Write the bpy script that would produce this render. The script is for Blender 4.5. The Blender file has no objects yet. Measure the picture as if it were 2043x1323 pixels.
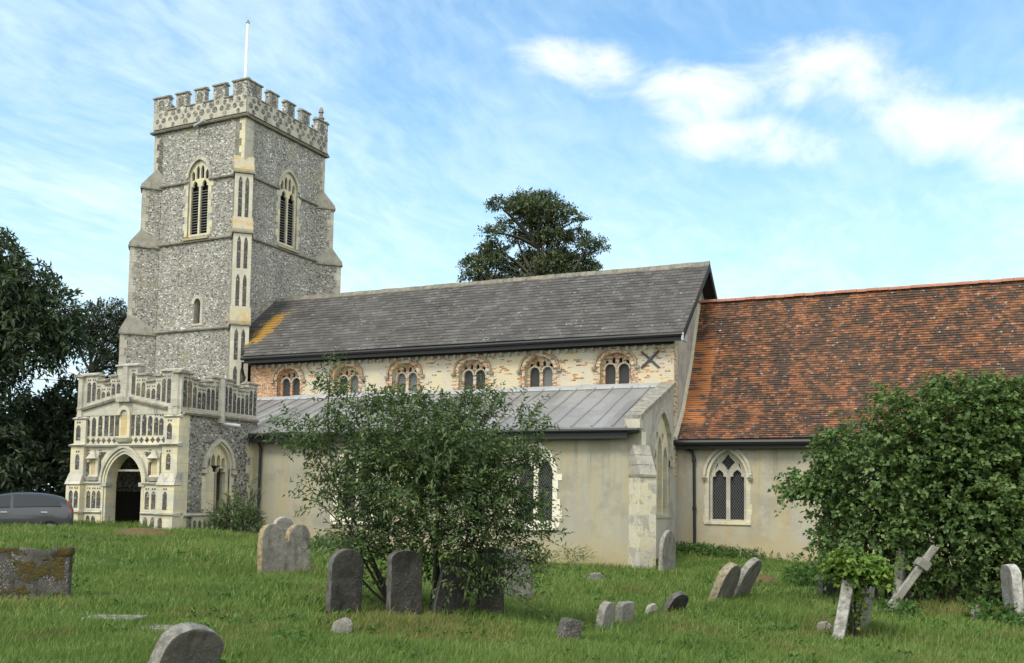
import bpy, bmesh, math, random
import numpy as np
from mathutils import Vector, Matrix
from mathutils.geometry import tessellate_polygon
rng = np.random.default_rng(7); random.seed(7)
scene = bpy.context.scene; C = scene.collection
rad = math.radians

# ------------------------------------------------------------------ camera, sky, sun, exposure
EYE = 2.2
cam = bpy.data.cameras.new('camera'); co = bpy.data.objects.new('camera', cam); C.objects.link(co)
R = Matrix(((0.9116, 0.4108, 0.0154), (0.0131, -0.0665, 0.9977), (0.4106, -0.9091, -0.0651)))  # right, up, back
r0 = Vector(R[0]).normalized(); b0 = Vector(R[2]).normalized(); u0 = b0.cross(r0)
co.matrix_world = Matrix(((r0.x, u0.x, b0.x, 0), (r0.y, u0.y, b0.y, 0), (r0.z, u0.z, b0.z, EYE), (0, 0, 0, 1)))
cam.sensor_width = 36; cam.lens = 36 * 1950 / 2043; cam.shift_y = (865.2 - 661.5) / 2043; cam.clip_end = 3000
scene.camera = co

SUN_EL, SUN_AZ = 50, 190           # azimuth clockwise from north (+y)
w = bpy.data.worlds.new('World'); scene.world = w; w.use_nodes = True
nt = w.node_tree; nt.nodes.clear()

class NT:
    """tiny node-graph helper"""
    def __init__(s, tree): s.t = tree; s.N = tree.nodes; s.L = tree.links
    def n(s, typ, **k):
        nd = s.N.new(typ)
        for a, v in k.items(): setattr(nd, a, v)
        return nd
    def set(s, nd, i, v):
        if v is None: return
        if isinstance(v, bpy.types.NodeSocket): s.L.new(v, nd.inputs[i])
        else:
            if isinstance(v, tuple) and len(v) == 3 and nd.inputs[i].type == 'RGBA': v = v + (1,)
            nd.inputs[i].default_value = v
    def m(s, op, a, b=None, c=None, clamp=False):
        nd = s.n('ShaderNodeMath', operation=op, use_clamp=clamp)
        for i, v in enumerate((a, b, c)): s.set(nd, i, v)
        return nd.outputs[0]
    def vm(s, op, a, b=None):
        nd = s.n('ShaderNodeVectorMath', operation=op); s.set(nd, 0, a); s.set(nd, 1, b)
        return nd.outputs['Value'] if op in ('DOT_PRODUCT', 'LENGTH') else nd.outputs[0]
    def xyz(s, v):
        nd = s.n('ShaderNodeSeparateXYZ'); s.set(nd, 0, v); return nd.outputs
    def comb(s, x, y, z=0.0):
        nd = s.n('ShaderNodeCombineXYZ'); s.set(nd, 0, x); s.set(nd, 1, y); s.set(nd, 2, z); return nd.outputs[0]
    def noise(s, vec, scale, detail=4., rough=.55, dist=0.):
        nd = s.n('ShaderNodeTexNoise'); s.set(nd, 'Vector', vec); s.set(nd, 'Scale', scale); s.set(nd, 'Detail', detail); s.set(nd, 'Roughness', rough); s.set(nd, 'Distortion', dist)
        return nd.outputs[0]
    def vor(s, vec, scale, feature='F1', rand=1.):
        nd = s.n('ShaderNodeTexVoronoi', feature=feature); s.set(nd, 'Vector', vec); s.set(nd, 'Scale', scale); s.set(nd, 'Randomness', rand)
        return nd.outputs
    def ramp(s, f, stops, interp='LINEAR'):
        nd = s.n('ShaderNodeValToRGB'); s.set(nd, 0, f); cr = nd.color_ramp; cr.interpolation = interp
        while len(cr.elements) < len(stops): cr.elements.new(0.5)
        for e, (p, c) in zip(cr.elements, stops):
            e.position = p; e.color = (c, c, c, 1) if not isinstance(c, tuple) else (c + (1,))
        return nd.outputs[0]
    def mix(s, f, a, b, blend='MIX'):
        nd = s.n('ShaderNodeMix', data_type='RGBA', blend_type=blend); nd.clamp_factor = True
        s.set(nd, 0, f); s.set(nd, 6, a); s.set(nd, 7, b); return nd.outputs[2]
    def ss(s, x, a, b):      # smoothstep
        nd = s.n('ShaderNodeMapRange', interpolation_type='SMOOTHSTEP')
        for i, v in enumerate((x, a, b)): s.set(nd, i, v)
        return nd.outputs[0]
    def white(s, vec):
        nd = s.n('ShaderNodeTexWhiteNoise', noise_dimensions='3D'); s.set(nd, 0, vec); return nd.outputs[0]

g = NT(nt)
sky = g.n('ShaderNodeTexSky', sky_type='NISHITA'); sky.sun_disc = False
sky.sun_elevation = rad(SUN_EL); sky.sun_rotation = rad(SUN_AZ); sky.air_density = 1.0; sky.dust_density = 1.5; sky.ozone_density = 1.5
geo = g.n('ShaderNodeTexCoord').outputs['Generated']
dx, dy, dz = g.xyz(geo)[:3]
dzp = g.m('ADD', g.m('MAXIMUM', dz, 0.0), 0.12)
cu = g.m('DIVIDE', dx, dzp); cv = g.m('DIVIDE', dy, dzp)
pv = g.comb(cu, cv, 0.0)
# thin mackerel/cirrus veil
warp = g.noise(pv, 1.3, 3.); 
veil = g.noise(g.vm('ADD', g.vm('MULTIPLY', pv, (1.9, 0.9, 1)), g.comb(g.m('MULTIPLY', warp, 1.2), 0.0)), 1.5, 8., .62)
rp = g.vm('ADD', pv, g.vm('MULTIPLY', g.comb(warp, g.noise(pv, 2.6, 2.)), (.35, .35, 0)))
rip = g.noise(g.vm('MULTIPLY', rp, (16., 6., 1)), 1.3, 4., .6)
veil = g.m('ADD', veil, g.m('MULTIPLY', g.m('SUBTRACT', rip, .5), .45))
veil = g.ss(veil, .22, .92)
low = g.ss(dz, .46, .05)                       # more veil towards the horizon
az = g.m('ARCTAN2', g.m('MULTIPLY', dx, -1.0), dy)   # west positive, radians
left = g.ss(az, .15, .75)
veilf = g.m('MULTIPLY', veil, g.m('ADD', .30, g.m('MULTIPLY', g.m('MAXIMUM', low, left), .42)))
veilf = g.m('ADD', veilf, g.m('ADD', .05, g.m('MULTIPLY', low, .58)))
# long cumulus bank, high in the north, sinking to the east
el = g.m('ARCSINE', dz)
def blob(a0, e0, slope, wa, we):
    da = g.m('SUBTRACT', az, rad(a0)); de = g.m('SUBTRACT', g.m('SUBTRACT', el, rad(e0)), g.m('MULTIPLY', da, slope))
    q = g.m('ADD', g.m('POWER', g.m('DIVIDE', da, rad(wa)), 2.), g.m('POWER', g.m('DIVIDE', de, rad(we)), 2.))
    return g.m('SUBTRACT', 1., q)
bank = g.m('MAXIMUM', blob(13.2, 22.6, .1, 4.2, 1.9), g.m('SUBTRACT', blob(20.5, 24.2, .1, 4.2, 1.5), .12))
bank = g.m('MAXIMUM', bank, blob(10.5, 20.2, .12, 5.2, 1.5))
bank = g.m('MAXIMUM', bank, g.m('SUBTRACT', blob(5., 22.6, .2, 9., 2.4), .28))
bank = g.m('MAXIMUM', bank, g.m('SUBTRACT', blob(-1., 19.6, .3, 9., 2.6), .18))
bank = g.m('MAXIMUM', bank, -1.2)
cn = g.noise(g.comb(g.m('MULTIPLY', az, 1.0), g.m('MULTIPLY', el, 1.7)), 8., 7., .6, .5)
cum = g.ss(g.m('ADD', g.m('MULTIPLY', bank, .55), g.m('MULTIPLY', g.m('SUBTRACT', cn, .5), 2.4)), -.2, .85)
skyc = g.mix(1.0, sky.outputs[0], (.80, 1.22, 1.32), 'MULTIPLY')
skyc = g.mix(veilf, skyc, (4.5, 5.5, 5.9))
skyc = g.mix(g.m('MULTIPLY', cum, .84), skyc, (6.2, 6.25, 6.3))
fill_deck = g.m('MAXIMUM', g.ss(dy, .10, -.45), g.ss(dx, .40, .75))           # bright clouds added out of view, south and east, as fill light
fill_deck = g.m('MULTIPLY', fill_deck, g.m('ADD', .55, g.m('MULTIPLY', g.noise(pv, 1.1, 5.), .6), clamp=True))
skyc = g.mix(fill_deck, skyc, (9.0, 9.1, 8.85))
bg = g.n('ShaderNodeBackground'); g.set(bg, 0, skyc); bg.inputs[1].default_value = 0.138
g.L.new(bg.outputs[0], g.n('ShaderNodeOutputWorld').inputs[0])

sl = bpy.data.lights.new('sun', 'SUN'); sl.energy = 1.7; sl.angle = rad(16); sl.color = (1, .95, .86)
so = bpy.data.objects.new('sun', sl); C.objects.link(so)
a, e = rad(SUN_AZ), rad(SUN_EL)
sd = Vector((math.sin(a) * math.cos(e), math.cos(a) * math.cos(e), math.sin(e)))
so.rotation_euler = sd.to_track_quat('Z', 'Y').to_euler(); so.location = (0, 0, 60)
scene.view_settings.view_transform = 'Standard'; scene.view_settings.look = 'None'
scene.view_settings.exposure = 0.62; scene.view_settings.gamma = 1

# ------------------------------------------------------------------ materials
class Mat(NT):
    def __init__(s, name, rough=.9, spec=.25):
        s.mat = bpy.data.materials.new(name); s.mat.use_nodes = True
        super().__init__(s.mat.node_tree); s.N.clear()
        s.b = s.n('ShaderNodeBsdfPrincipled'); s.b.inputs['Roughness'].default_value = rough
        s.b.inputs['Specular IOR Level'].default_value = spec
        s.out = s.n('ShaderNodeOutputMaterial'); s.L.new(s.b.outputs[0], s.out.inputs[0])
        tc = s.n('ShaderNodeTexCoord'); s.P = tc.outputs['Object']; s.UV = tc.outputs['UV']
    def col(s, c): s.set(s.b, 'Base Color', c); return s
    def bump(s, h, strength=.5, dist=.02):
        nd = s.n('ShaderNodeBump'); s.set(nd, 'Strength', strength); s.set(nd, 'Distance', dist); s.set(nd, 'Height', h)
        s.L.new(nd.outputs[0], s.b.inputs['Normal']); return s

def flint_mat(name, scale=7.5, dark=1., mortar=(.50, .47, .39), white=.80):
    m = Mat(name, .75, .35); v = m.vm('MULTIPLY', m.P, (1, 1, 1.55))
    v = m.vm('ADD', v, m.vm('MULTIPLY', m.n('ShaderNodeTexNoise').outputs[1], (.0, .0, .0)))
    vo = m.vor(v, scale); ed = m.vor(v, scale, 'DISTANCE_TO_EDGE')[0]
    r = m.xyz(vo[1])[0]
    r2 = m.noise(m.P, .55, 4., .6)
    r = m.m('ADD', r, m.m('MULTIPLY', m.m('SUBTRACT', r2, .5), .35))
    fc = m.ramp(r, [(0, (.05 * dark, .05 * dark, .05 * dark)), (.14, (.13 * dark, .127 * dark, .12 * dark)), (.34, (.235 * dark, .226 * dark, .205 * dark)), (.62, (.30 * dark, .285 * dark, .25 * dark)), (.82, (.40 * dark, .385 * dark, .345 * dark)), (.93, (white, white, white * .96))], 'CONSTANT')
    mk = m.ss(ed, .03, .10)
    mo = m.mix(m.noise(m.P, 2.2, 5.), mortar, tuple(x * .72 for x in mortar))
    c = m.mix(mk, mo, fc)
    c = m.mix(m.m('MULTIPLY', m.ss(m.noise(m.P, 1.1, 3.), .56, .72), .35), c, (.33, .27, .13))   # ochre lichen
    st = m.ss(m.noise(m.vm('MULTIPLY', m.P, (.8, .8, .18)), 1.3, 4.), .5, .75)
    c = m.mix(m.m('MULTIPLY', st, .35), c, (.15, .145, .13))
    m.col(c); m.bump(m.m('ADD', mk, m.m('MULTIPLY', r, .6)), .55, .03); return m.mat
FLINT = flint_mat('flint_rubble', 12.0, 1.16, (.42, .39, .32), .72)
FLINT_DARK = flint_mat('knapped_flint', 12.0, .25, (.15, .14, .12), .26)
FLINT_MID = flint_mat('parapet_flint_panel', 12.0, .62, (.30, .28, .23), .5)
FLINT_PORCH = flint_mat('grey_flint', 10.0, .80, (.34, .32, .265), .46)

def stone_mat(name, a, b, dark=(.17, .165, .15), k=.5, orange=0., sc=1., joints=True):
    m = Mat(name, .9, .2)
    c = m.mix(m.ss(m.noise(m.P, 1.6 * sc, 6., .65), .36, .66), a, b)
    c = m.mix(m.m('MULTIPLY', m.ss(m.noise(m.vm('MULTIPLY', m.P, (1, 1, .35)), 2.7 * sc, 6., .7), .5, .72), k), c, dark)
    c = m.mix(m.m('MULTIPLY', m.ss(m.noise(m.P, 14. * sc, 3.), .58, .7), .45), c, tuple(min(.75, x * 1.35) for x in a))
    if orange: c = m.mix(m.m('MULTIPLY', m.ss(m.noise(m.P, 2.1, 5., .7), .52, .64), orange), c, (.42, .25, .05))
    if joints:
        x, y, z = m.xyz(m.P)[:3]
        row = m.m('FLOOR', m.m('DIVIDE', z, .32)); fr = m.m('FRACT', m.m('DIVIDE', z, .32))
        cellr = m.white(m.comb(m.m('FLOOR', m.m('ADD', m.m('MULTIPLY', m.m('ADD', x, y), 1.7), m.m('MULTIPLY', row, .5))), row))
        c = m.mix(m.m('MULTIPLY', cellr, .3), c, tuple(q * .6 for q in b))
        c = m.mix(m.m('MULTIPLY', m.m('LESS_THAN', fr, .05), .3), c, dark)
    m.col(c); m.bump(m.noise(m.P, 22., 5., .7), .35, .02); return m.mat
CREAM = stone_mat('cream_limestone', (.66, .58, .37), (.50, .48, .41), (.22, .21, .18), .5)
PALE = stone_mat('weathered_limestone', (.53, .495, .40), (.39, .37, .315), (.13, .125, .108), .72)
GREYST = stone_mat('grey_weathering_stone', (.36, .34, .285), (.27, .255, .215), (.11, .105, .09), .6, .1, 2., False)
BAND = stone_mat('stained_parapet_stone', (.55, .51, .41), (.42, .395, .33), (.17, .16, .135), .65)
MERLON = flint_mat('parapet_flint', 10.0, 1.25, (.52, .48, .39), .7)
COPING = stone_mat('lichened_coping', (.31, .29, .235), (.19, .18, .155), (.06, .058, .05), .8, .25, 3., False)
ORANGE_ST = stone_mat('ochre_lichen_stone', (.40, .345, .22), (.36, .33, .25), (.17, .155, .12), .5, .65, 2.5, False)
WHITEWASH = stone_mat('whitewashed_dressing', (.74, .70, .56), (.62, .58, .46), (.4, .37, .3), .4, .0, 3., False)

STRIP = stone_mat('pale_panel_stone', (.60, .56, .44), (.52, .49, .40), (.25, .235, .19), .4)
STRING = stone_mat('dark_string_stone', (.24, .225, .18), (.16, .15, .125), (.06, .058, .05), .7, .15, 2., False)
def render_mat(name, a, b, yel, dk):
    m = Mat(name, .92, .15)
    v = m.vm('MULTIPLY', m.P, (1, 1, .28))
    c = m.mix(m.ss(m.noise(v, 1.1, 7., .68), .40, .60), a, b)
    c = m.mix(m.m('MULTIPLY', m.ss(m.noise(m.vm('MULTIPLY', m.P, (1, 1, .12)), 2.8, 5., .6), .48, .68), .7), c, yel)
    c = m.mix(m.m('MULTIPLY', m.ss(m.noise(m.P, .8, 6., .65), .49, .62), .6), c, dk)
    z = m.xyz(m.P)[2]
    runs = m.m('MULTIPLY', m.ss(m.noise(m.vm('MULTIPLY', m.P, (1, 1, .03)), 5., 5., .7), .52, .66), m.ss(m.m('ADD', z, m.m('MULTIPLY', m.noise(m.P, 2., 3.), 1.5)), 2.6, 4.4))
    c = m.mix(m.m('MULTIPLY', runs, .5), c, tuple(q * .62 for q in dk))
    c = m.mix(m.m('MULTIPLY', m.ss(m.m('ADD', z, m.m('MULTIPLY', m.noise(m.P, 2.2, 5., .7), 1.1)), 1.05, .45), .6), c, (.16, .165, .09))
    bt = m.m('MULTIPLY', m.ss(m.m('ADD', z, m.m('MULTIPLY', m.noise(m.P, .9, 4.), 1.6)), 2.1, 1.0), .7)
    c = m.mix(bt, c, yel)
    c = m.mix(m.m('MULTIPLY', m.ss(m.noise(m.P, 3.5, 7., .75), .5, .68), .45), c, tuple(min(.8, q * 1.25) for q in b))
    m.col(m.mix(m.m('MULTIPLY', m.ss(m.noise(m.P, 60., 3.), .4, .65), .35), c, dk)); m.bump(m.noise(m.P, 45., 4., .7), .25, .01); return m.mat
RENDER = render_mat('grey_lime_render', (.38, .35, .255), (.33, .312, .255), (.40, .325, .16), (.25, .235, .19))
RENDER_GREY = render_mat('grey_render', (.46, .435, .385), (.39, .372, .33), (.42, .375, .28), (.26, .25, .22))
RENDER_CHANCEL = render_mat('buff_render', (.42, .375, .265), (.385, .36, .30), (.44, .35, .18), (.28, .26, .205))

m = Mat('patchy_limewash', .92, .15); x, y, z = m.xyz(m.P)[:3]; q_ = m.m('ADD', x, y)
row = m.m('FLOOR', m.m('DIVIDE', z, .34)); cel = m.white(m.comb(m.m('FLOOR', m.m('ADD', m.m('MULTIPLY', q_, 2.1), m.m('MULTIPLY', row, .37))), row))
pm = m.m('ADD', m.m('MULTIPLY', cel, .22), m.m('MULTIPLY', m.noise(m.P, 3.2, 6., .75), 1.1))
c = m.mix(m.ss(pm, .60, .66), (.36, .335, .275), (.56, .505, .35)); c = m.mix(m.m('MULTIPLY', m.ss(m.noise(m.P, 3., 5., .7), .47, .57), .75), c, (.50, .48, .42))
c = m.mix(m.m('MULTIPLY', m.ss(m.noise(m.P, 7., 5., .7), .58, .68), .6), c, (.27, .25, .2)); m.col(c); m.bump(m.noise(m.P, 9., 6., .7), .6, .03); PATCHY = m.mat
def brick_cells(m, u, v, bw, bh, joint=.13):
    row = m.m('FLOOR', m.m('DIVIDE', v, bh)); uu = m.m('ADD', m.m('DIVIDE', u, bw), m.m('MULTIPLY', m.m('MODULO', row, 2.), .5))
    cell = m.comb(m.m('FLOOR', uu), row)
    fv = m.m('FRACT', m.m('DIVIDE', v, bh)); fu = m.m('FRACT', uu)
    jm = m.m('MAXIMUM', m.m('LESS_THAN', fv, joint), m.m('LESS_THAN', fu, joint * bh / bw))
    return m.white(cell), jm, cell, fv
def clerestory_mat(name, bias):
    m = Mat(name, .9, .15); x, y, z = m.xyz(m.P)[:3]
    r, jm, cell, _ = brick_cells(m, m.m('ADD', x, y), z, .22, .07, .2)
    wash = m.mix(m.ss(m.noise(m.P, 1.5, 5.), .4, .6), (.58, .505, .345), (.52, .48, .39))
    wash = m.mix(m.m('MULTIPLY', m.ss(m.noise(m.P, 5., 5., .7), .5, .7), .4), wash, (.40, .37, .29))
    br = m.ramp(m.white(m.vm('ADD', cell, (7.3, 2.1, 0))), [(0, (.33, .12, .05)), (.35, (.42, .17, .06)), (.6, (.22, .12, .08)), (.85, (.48, .22, .08))], 'CONSTANT')
    west = m.ss(x, -25.2, -27.2); east = m.m('MULTIPLY', m.ss(x, -13., -9.5), .12)
    patch = m.m('ADD', m.m('MULTIPLY', m.noise(m.P, 1.6, 5., .7), 1.2), m.m('ADD', m.m('MULTIPLY', west, .75), east))
    s = m.m('ADD', m.m('MULTIPLY', r, .75), patch)
    ex = m.m('GREATER_THAN', s, bias)
    ex = m.m('MULTIPLY', ex, m.m('SUBTRACT', 1., m.m('MULTIPLY', jm, .8)))
    ex = m.m('MULTIPLY', ex, m.ss(m.noise(m.P, 17., 3.), .36, .5))
    c = m.mix(ex, wash, br)
    c = m.mix(m.m('MULTIPLY', m.m('MULTIPLY', jm, m.noise(m.P, 3., 3.)), .42), c, (.30, .26, .17))
    m.col(c); m.bump(m.m('SUBTRACT', 1., jm), .4, .012); return m.mat
BRICKWALL = clerestory_mat('limewashed_brick', 1.27)
HOOD = stone_mat('worn_brick_hood', (.30, .22, .14), (.36, .30, .21), (.09, .075, .06), .7, 0., 4., False)
BRICKRED = clerestory_mat('worn_red_brick', .86)

def roof_mat(name, bw, bh, stops, moss, mossc, speck, big):
    m = Mat(name, .85, .2); u, v = m.xyz(m.UV)[:2]
    r, jm, cell, fv = brick_cells(m, u, v, bw, bh, .0)
    fu = m.m('FRACT', m.m('ADD', m.m('DIVIDE', u, bw), m.m('MULTIPLY', m.m('MODULO', m.m('FLOOR', m.m('DIVIDE', v, bh)), 2.), .5)))
    cc = m.noise(m.vm('MULTIPLY', m.UV, (1., 1., 1.)), big, 5., .62)
    f = m.m('ADD', m.m('MULTIPLY', r, .5), m.m('MULTIPLY', m.m('SUBTRACT', cc, .5), 1.3))
    f = m.m('ADD', f, .18)
    c = m.ramp(f, stops)
    mm = m.ss(m.m('ADD', m.noise(m.UV, moss[0], 6., .7), m.m('MULTIPLY', m.white(m.vm('ADD', cell, (3.1, 9.2, 0))), .22)), moss[1], moss[1] + .12)
    c = m.mix(m.m('MULTIPLY', mm, moss[2]), c, mossc)
    sp = m.m('MULTIPLY', m.ss(m.noise(m.UV, 6.5, 4., .75), .56, .68), m.m('GREATER_THAN', m.white(m.vm('ADD', cell, (1.7, 5.5, 0))), speck))
    c = m.mix(m.m('MULTIPLY', sp, .75), c, (.50, .47, .42))
    c = m.mix(m.m('MULTIPLY', m.m('LESS_THAN', fu, .045), .55), c, (.03, .025, .02))
    return m, c, u, v
m, c, u, v = roof_mat('stone_slate', .32, .235, [(0, (.064, .059, .053)), (.35, (.088, .082, .075)), (.6, (.110, .103, .095)), (.85, (.138, .130, .12)), (1, (.175, .166, .155))], (1.6, .66, .5), (.055, .052, .045), .78, .8)
wob = m.m('MULTIPLY', m.m('SUBTRACT', m.noise(m.UV, 2.6, 6., .75), .5), 2.0)
ow = m.m('ADD', m.m('SUBTRACT', u, m.m('MULTIPLY', m.m('SUBTRACT', v, 1.0), -.02)), wob)
lich = m.m('MULTIPLY', m.m('MULTIPLY', m.ss(ow, -27.75, -28.05), m.ss(ow, -28.95, -28.6)), m.m('MULTIPLY', m.ss(m.m('ADD', v, wob), .95, 1.2), m.ss(m.m('ADD', v, wob), 4.4, 3.4)))
lich = m.ss(m.m('MULTIPLY', lich, m.m('ADD', .3, m.m('MULTIPLY', m.noise(m.vm('MULTIPLY', m.UV, (3, 8., 1)), 2.2, 5., .75), 1.0))), .50, .66)
lr = m.m('MULTIPLY', m.ss(v, 4.75, 5.2), m.ss(m.noise(m.UV, 1.4, 5., .6), .48, .62))
c = m.mix(m.m('MULTIPLY', lich, .85), c, (.33, .185, .03)); c = m.mix(m.m('MULTIPLY', lr, .5), c, (.26, .19, .09))
m.col(c); SLATE = m.mat
m, c, u, v = roof_mat('clay_tile', .17, .105, [(0, (.06, .042, .032)), (.22, (.13, .068, .042)), (.48, (.205, .09, .047)), (.76, (.285, .122, .058)), (1, (.38, .20, .105))], (1.5, .545, .82), (.05, .043, .035), .66, 1.3)
ne = m.ss(m.m('ADD', u, m.m('MULTIPLY', m.noise(m.UV, 2.5, 3.), .5)), -7.85, -8.0)             # newer orange tiles beside the nave
nt_ = m.m('MULTIPLY', ne, m.ss(v, 5.1, 4.6)); c2 = m.mix(m.ss(m.noise(m.vm('MULTIPLY', m.UV, (1., 4., 1)), 1.4, 3.), .53, .6), (.36, .15, .06), (.10, .078, .065))
c = m.mix(m.m('MULTIPLY', nt_, m.ss(v, .5, 1.)), c, c2)
m.col(c); m.bump(m.noise(m.UV, 30., 4.), .3, .01); TILE = m.mat

m = Mat('lead_sheet', .55, .4); x, y, z = m.xyz(m.P)[:3]
sh = m.white(m.comb(m.m('FLOOR', m.m('DIVIDE', m.m('ADD', x, 9.55), .70)), m.m('FLOOR', m.m('DIVIDE', m.m('ADD', y, m.m('MULTIPLY', m.m('FLOOR', m.m('DIVIDE', m.m('ADD', x, 9.55), .70)), .37)), 1.9))))
c = m.mix(sh, (.175, .168, .16), (.265, .26, .252)); c = m.mix(m.m('MULTIPLY', m.ss(m.noise(m.P, 1.7, 6., .65), .45, .7), .5), c, (.21, .19, .175))
m.col(m.mix(m.m('MULTIPLY', m.ss(m.noise(m.P, 9., 4.), .58, .7), .4), c, (.36, .36, .36))); LEAD = m.mat
LEADP = Mat('pale_lead', .6, .4); LEADP.col(LEADP.mix(LEADP.noise(LEADP.P, 3., 4.), (.30, .305, .31), (.46, .465, .47))); LEADP = LEADP.mat

def plain(name, c, rough=.8, spec=.3, metal=0., var=.25, sc=6.):
    m = Mat(name, rough, spec); m.b.inputs['Metallic'].default_value = metal
    m.col(m.mix(m.noise(m.P, sc, 4.), tuple(x * (1 - var) for x in c), tuple(min(1, x * (1 + var)) for x in c))); return m.mat
BLACK = plain('black_iron', (.016, .016, .017), .5, .4)
SOFFIT = plain('dark_timber', (.035, .032, .03), .8)
LOUVRE = plain('grey_louvre_boards', (.27, .26, .25), .85, .2)
DARK = plain('dark_interior', (.012, .012, .012), .95, .1)
WOOD = plain('dark_oak', (.03, .026, .022), .7)
BOARD = plain('grey_window_board', (.15, .155, .15), .7)
WHITEPAINT = plain('white_paint', (.82, .82, .80), .5, .4, 0, .05)
IRON = plain('grey_iron', (.045, .05, .05), .6, .4)
RIDGE = plain('clay_ridge', (.36, .17, .11), .85, .2, 0, .35, 3.)
MORTAR = plain('mortar_fillet', (.47, .43, .33), .95, .1, 0, .3, 4.)
def lattice(name, k, ln, bgc):
    m = Mat(name, .35, .10); x, y, z = m.xyz(m.P)[:3]; h = m.m('ADD', x, m.m('MULTIPLY', y, 1.0))
    f = []
    for sg in (1., -1.):
        t = m.m('FRACT', m.m('MULTIPLY', m.m('ADD', m.m('MULTIPLY', h, 1.5), m.m('MULTIPLY', z, sg)), k))
        f.append(m.m('LESS_THAN', t, ln))
    lk = m.m('MAXIMUM', f[0], f[1]); c = m.mix(lk, bgc, (.16, .16, .16)); m.col(c)
    m.set(m.b, 'Roughness', m.m('ADD', .35, m.m('MULTIPLY', lk, .5))); return m.mat
GLASS = lattice('leaded_glass', 8., .17, (.012, .013, .015))
GLASS_BIG = lattice('wire_guarded_glass', 7.5, .13, (.014, .015, .015))

def grave_mat(name, a, b, lich, orange, moss, edge=None, ek=.8):
    m = Mat(name, .92, .2); oi = m.n('ShaderNodeObjectInfo')
    P = m.vm('ADD', m.P, m.vm('MULTIPLY', oi.outputs['Location'], (1.7, 1.7, 1.7)))
    c = m.mix(m.ss(m.noise(P, 3.5, 6., .7), .35, .65), a, b)
    c = m.mix(m.m('MULTIPLY', m.ss(m.noise(m.vm('MULTIPLY', P, (1, 1, .3)), 6., 6., .7), .46, .7), .7), c, tuple(q * .36 for q in b))
    c = m.mix(m.m('MULTIPLY', m.ss(m.noise(P, 42., 5., .8), .54, .62), m.m('MULTIPLY', m.ss(m.noise(P, 3.1, 3.), .38, .6), lich)), c, (.50, .49, .44))
    if orange: c = m.mix(m.m('MULTIPLY', m.ss(m.noise(P, 5., 6., .75), .54, .66), orange), c, (.42, .23, .04))
    if edge:
        nn = m.n('ShaderNodeTexCoord').outputs['Normal']; ny = m.m('ABSOLUTE', m.xyz(nn)[1])
        ec = m.mix(m.ss(m.noise(P, 9., 6., .75), .4, .62), edge, tuple(q * .5 for q in edge))
        c = m.mix(m.m('MULTIPLY', m.ss(m.m('ADD', ny, m.m('MULTIPLY', m.m('SUBTRACT', m.noise(P, 12., 4., .7), .5), .7)), .75, .5), ek), c, ec)
    mk = 0.
    if moss:
        mk = m.ss(m.m('ADD', m.noise(P, 2.6, 6., .72), m.m('MULTIPLY', m.noise(P, 30., 3., .7), .12)), .55, .61)
        c = m.mix(m.m('MULTIPLY', mk, moss), c, m.mix(m.noise(P, 24., 4.), (.045, .036, .010), (.13, .10, .028)))
    h = m.m('ADD', m.noise(P, 26., 7., .78), m.m('MULTIPLY', m.noise(P, 7., 4.), .8))
    if moss: h = m.m('ADD', h, m.m('MULTIPLY', m.m('MULTIPLY', mk, m.noise(P, 40., 4.)), 2.5))
    m.col(c); m.bump(h, .8, .03); return m.mat
GR_GREY = grave_mat('grey_headstone', (.235, .222, .19), (.165, .157, .138), .45, .0, .0, (.34, .32, .27))
GR_PALE = grave_mat('pale_headstone', (.30, .285, .24), (.21, .20, .172), .6, .15, .0, (.42, .40, .34))
GR_DARK_SHADED = grave_mat('dark_shaded_headstone', (.062, .058, .051), (.036, .034, .030), .2, .0, .0, (.17, .16, .145))  # dark stone, coloured darker still to paint in the deep shade under the bushes
GR_DARKER = grave_mat('brown_grey_headstone', (.135, .126, .108), (.10, .094, .082), .3, .0, .0, (.34, .325, .28))
GR_MOSS = grave_mat('mossy_tombstone', (.115, .107, .093), (.075, .07, .06), .75, .0, 1.)
GR_DOUBLE = grave_mat('orange_edged_headstone', (.25, .232, .19), (.175, .163, .14), .5, .0, .0, (.40, .30, .15), .8)
GR_WHITE = grave_mat('white_edged_headstone', (.25, .24, .215), (.18, .172, .155), .5, .0, .0, (.55, .53, .48), .95)
GR_OCHRE = grave_mat('ochre_edged_headstone', (.17, .158, .13), (.115, .108, .092), .4, .0, .0, (.36, .31, .20), .9)

def leaf_mat(name, stops, rough=.55, trans=.3, spec=.3):
    m = Mat(name, rough, spec); at = m.n('ShaderNodeAttribute', attribute_name='rnd')
    c = m.ramp(at.outputs['Fac'], stops); m.col(c)
    tr = m.n('ShaderNodeBsdfTranslucent'); m.set(tr, 0, m.mix(.5, c, (.16, .24, .03)))
    mx = m.n('ShaderNodeMixShader'); mx.inputs[0].default_value = trans
    m.L.new(m.b.outputs[0], mx.inputs[1]); m.L.new(tr.outputs[0], mx.inputs[2]); m.L.new(mx.outputs[0], m.out.inputs[0]); return m.mat
LEAF_ELDER = leaf_mat('privet_leaf', [(0, (.05, .08, .035)), (.5, (.085, .13, .052)), (.85, (.14, .20, .075)), (1, (.24, .27, .09))])
LEAF_LILAC = leaf_mat('lilac_leaf', [(0, (.05, .09, .03)), (.45, (.088, .15, .046)), (.8, (.15, .225, .066)), (1, (.25, .33, .10))])
LEAF_TREE = leaf_mat('dark_tree_leaf', [(0, (.032, .046, .03)), (.5, (.052, .074, .044)), (1, (.09, .12, .062))], .6, .2)
LEAF_PINE = leaf_mat('pine_needle', [(0, (.032, .043, .032)), (.6, (.052, .068, .044)), (1, (.085, .10, .055))], .7, .12)
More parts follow.
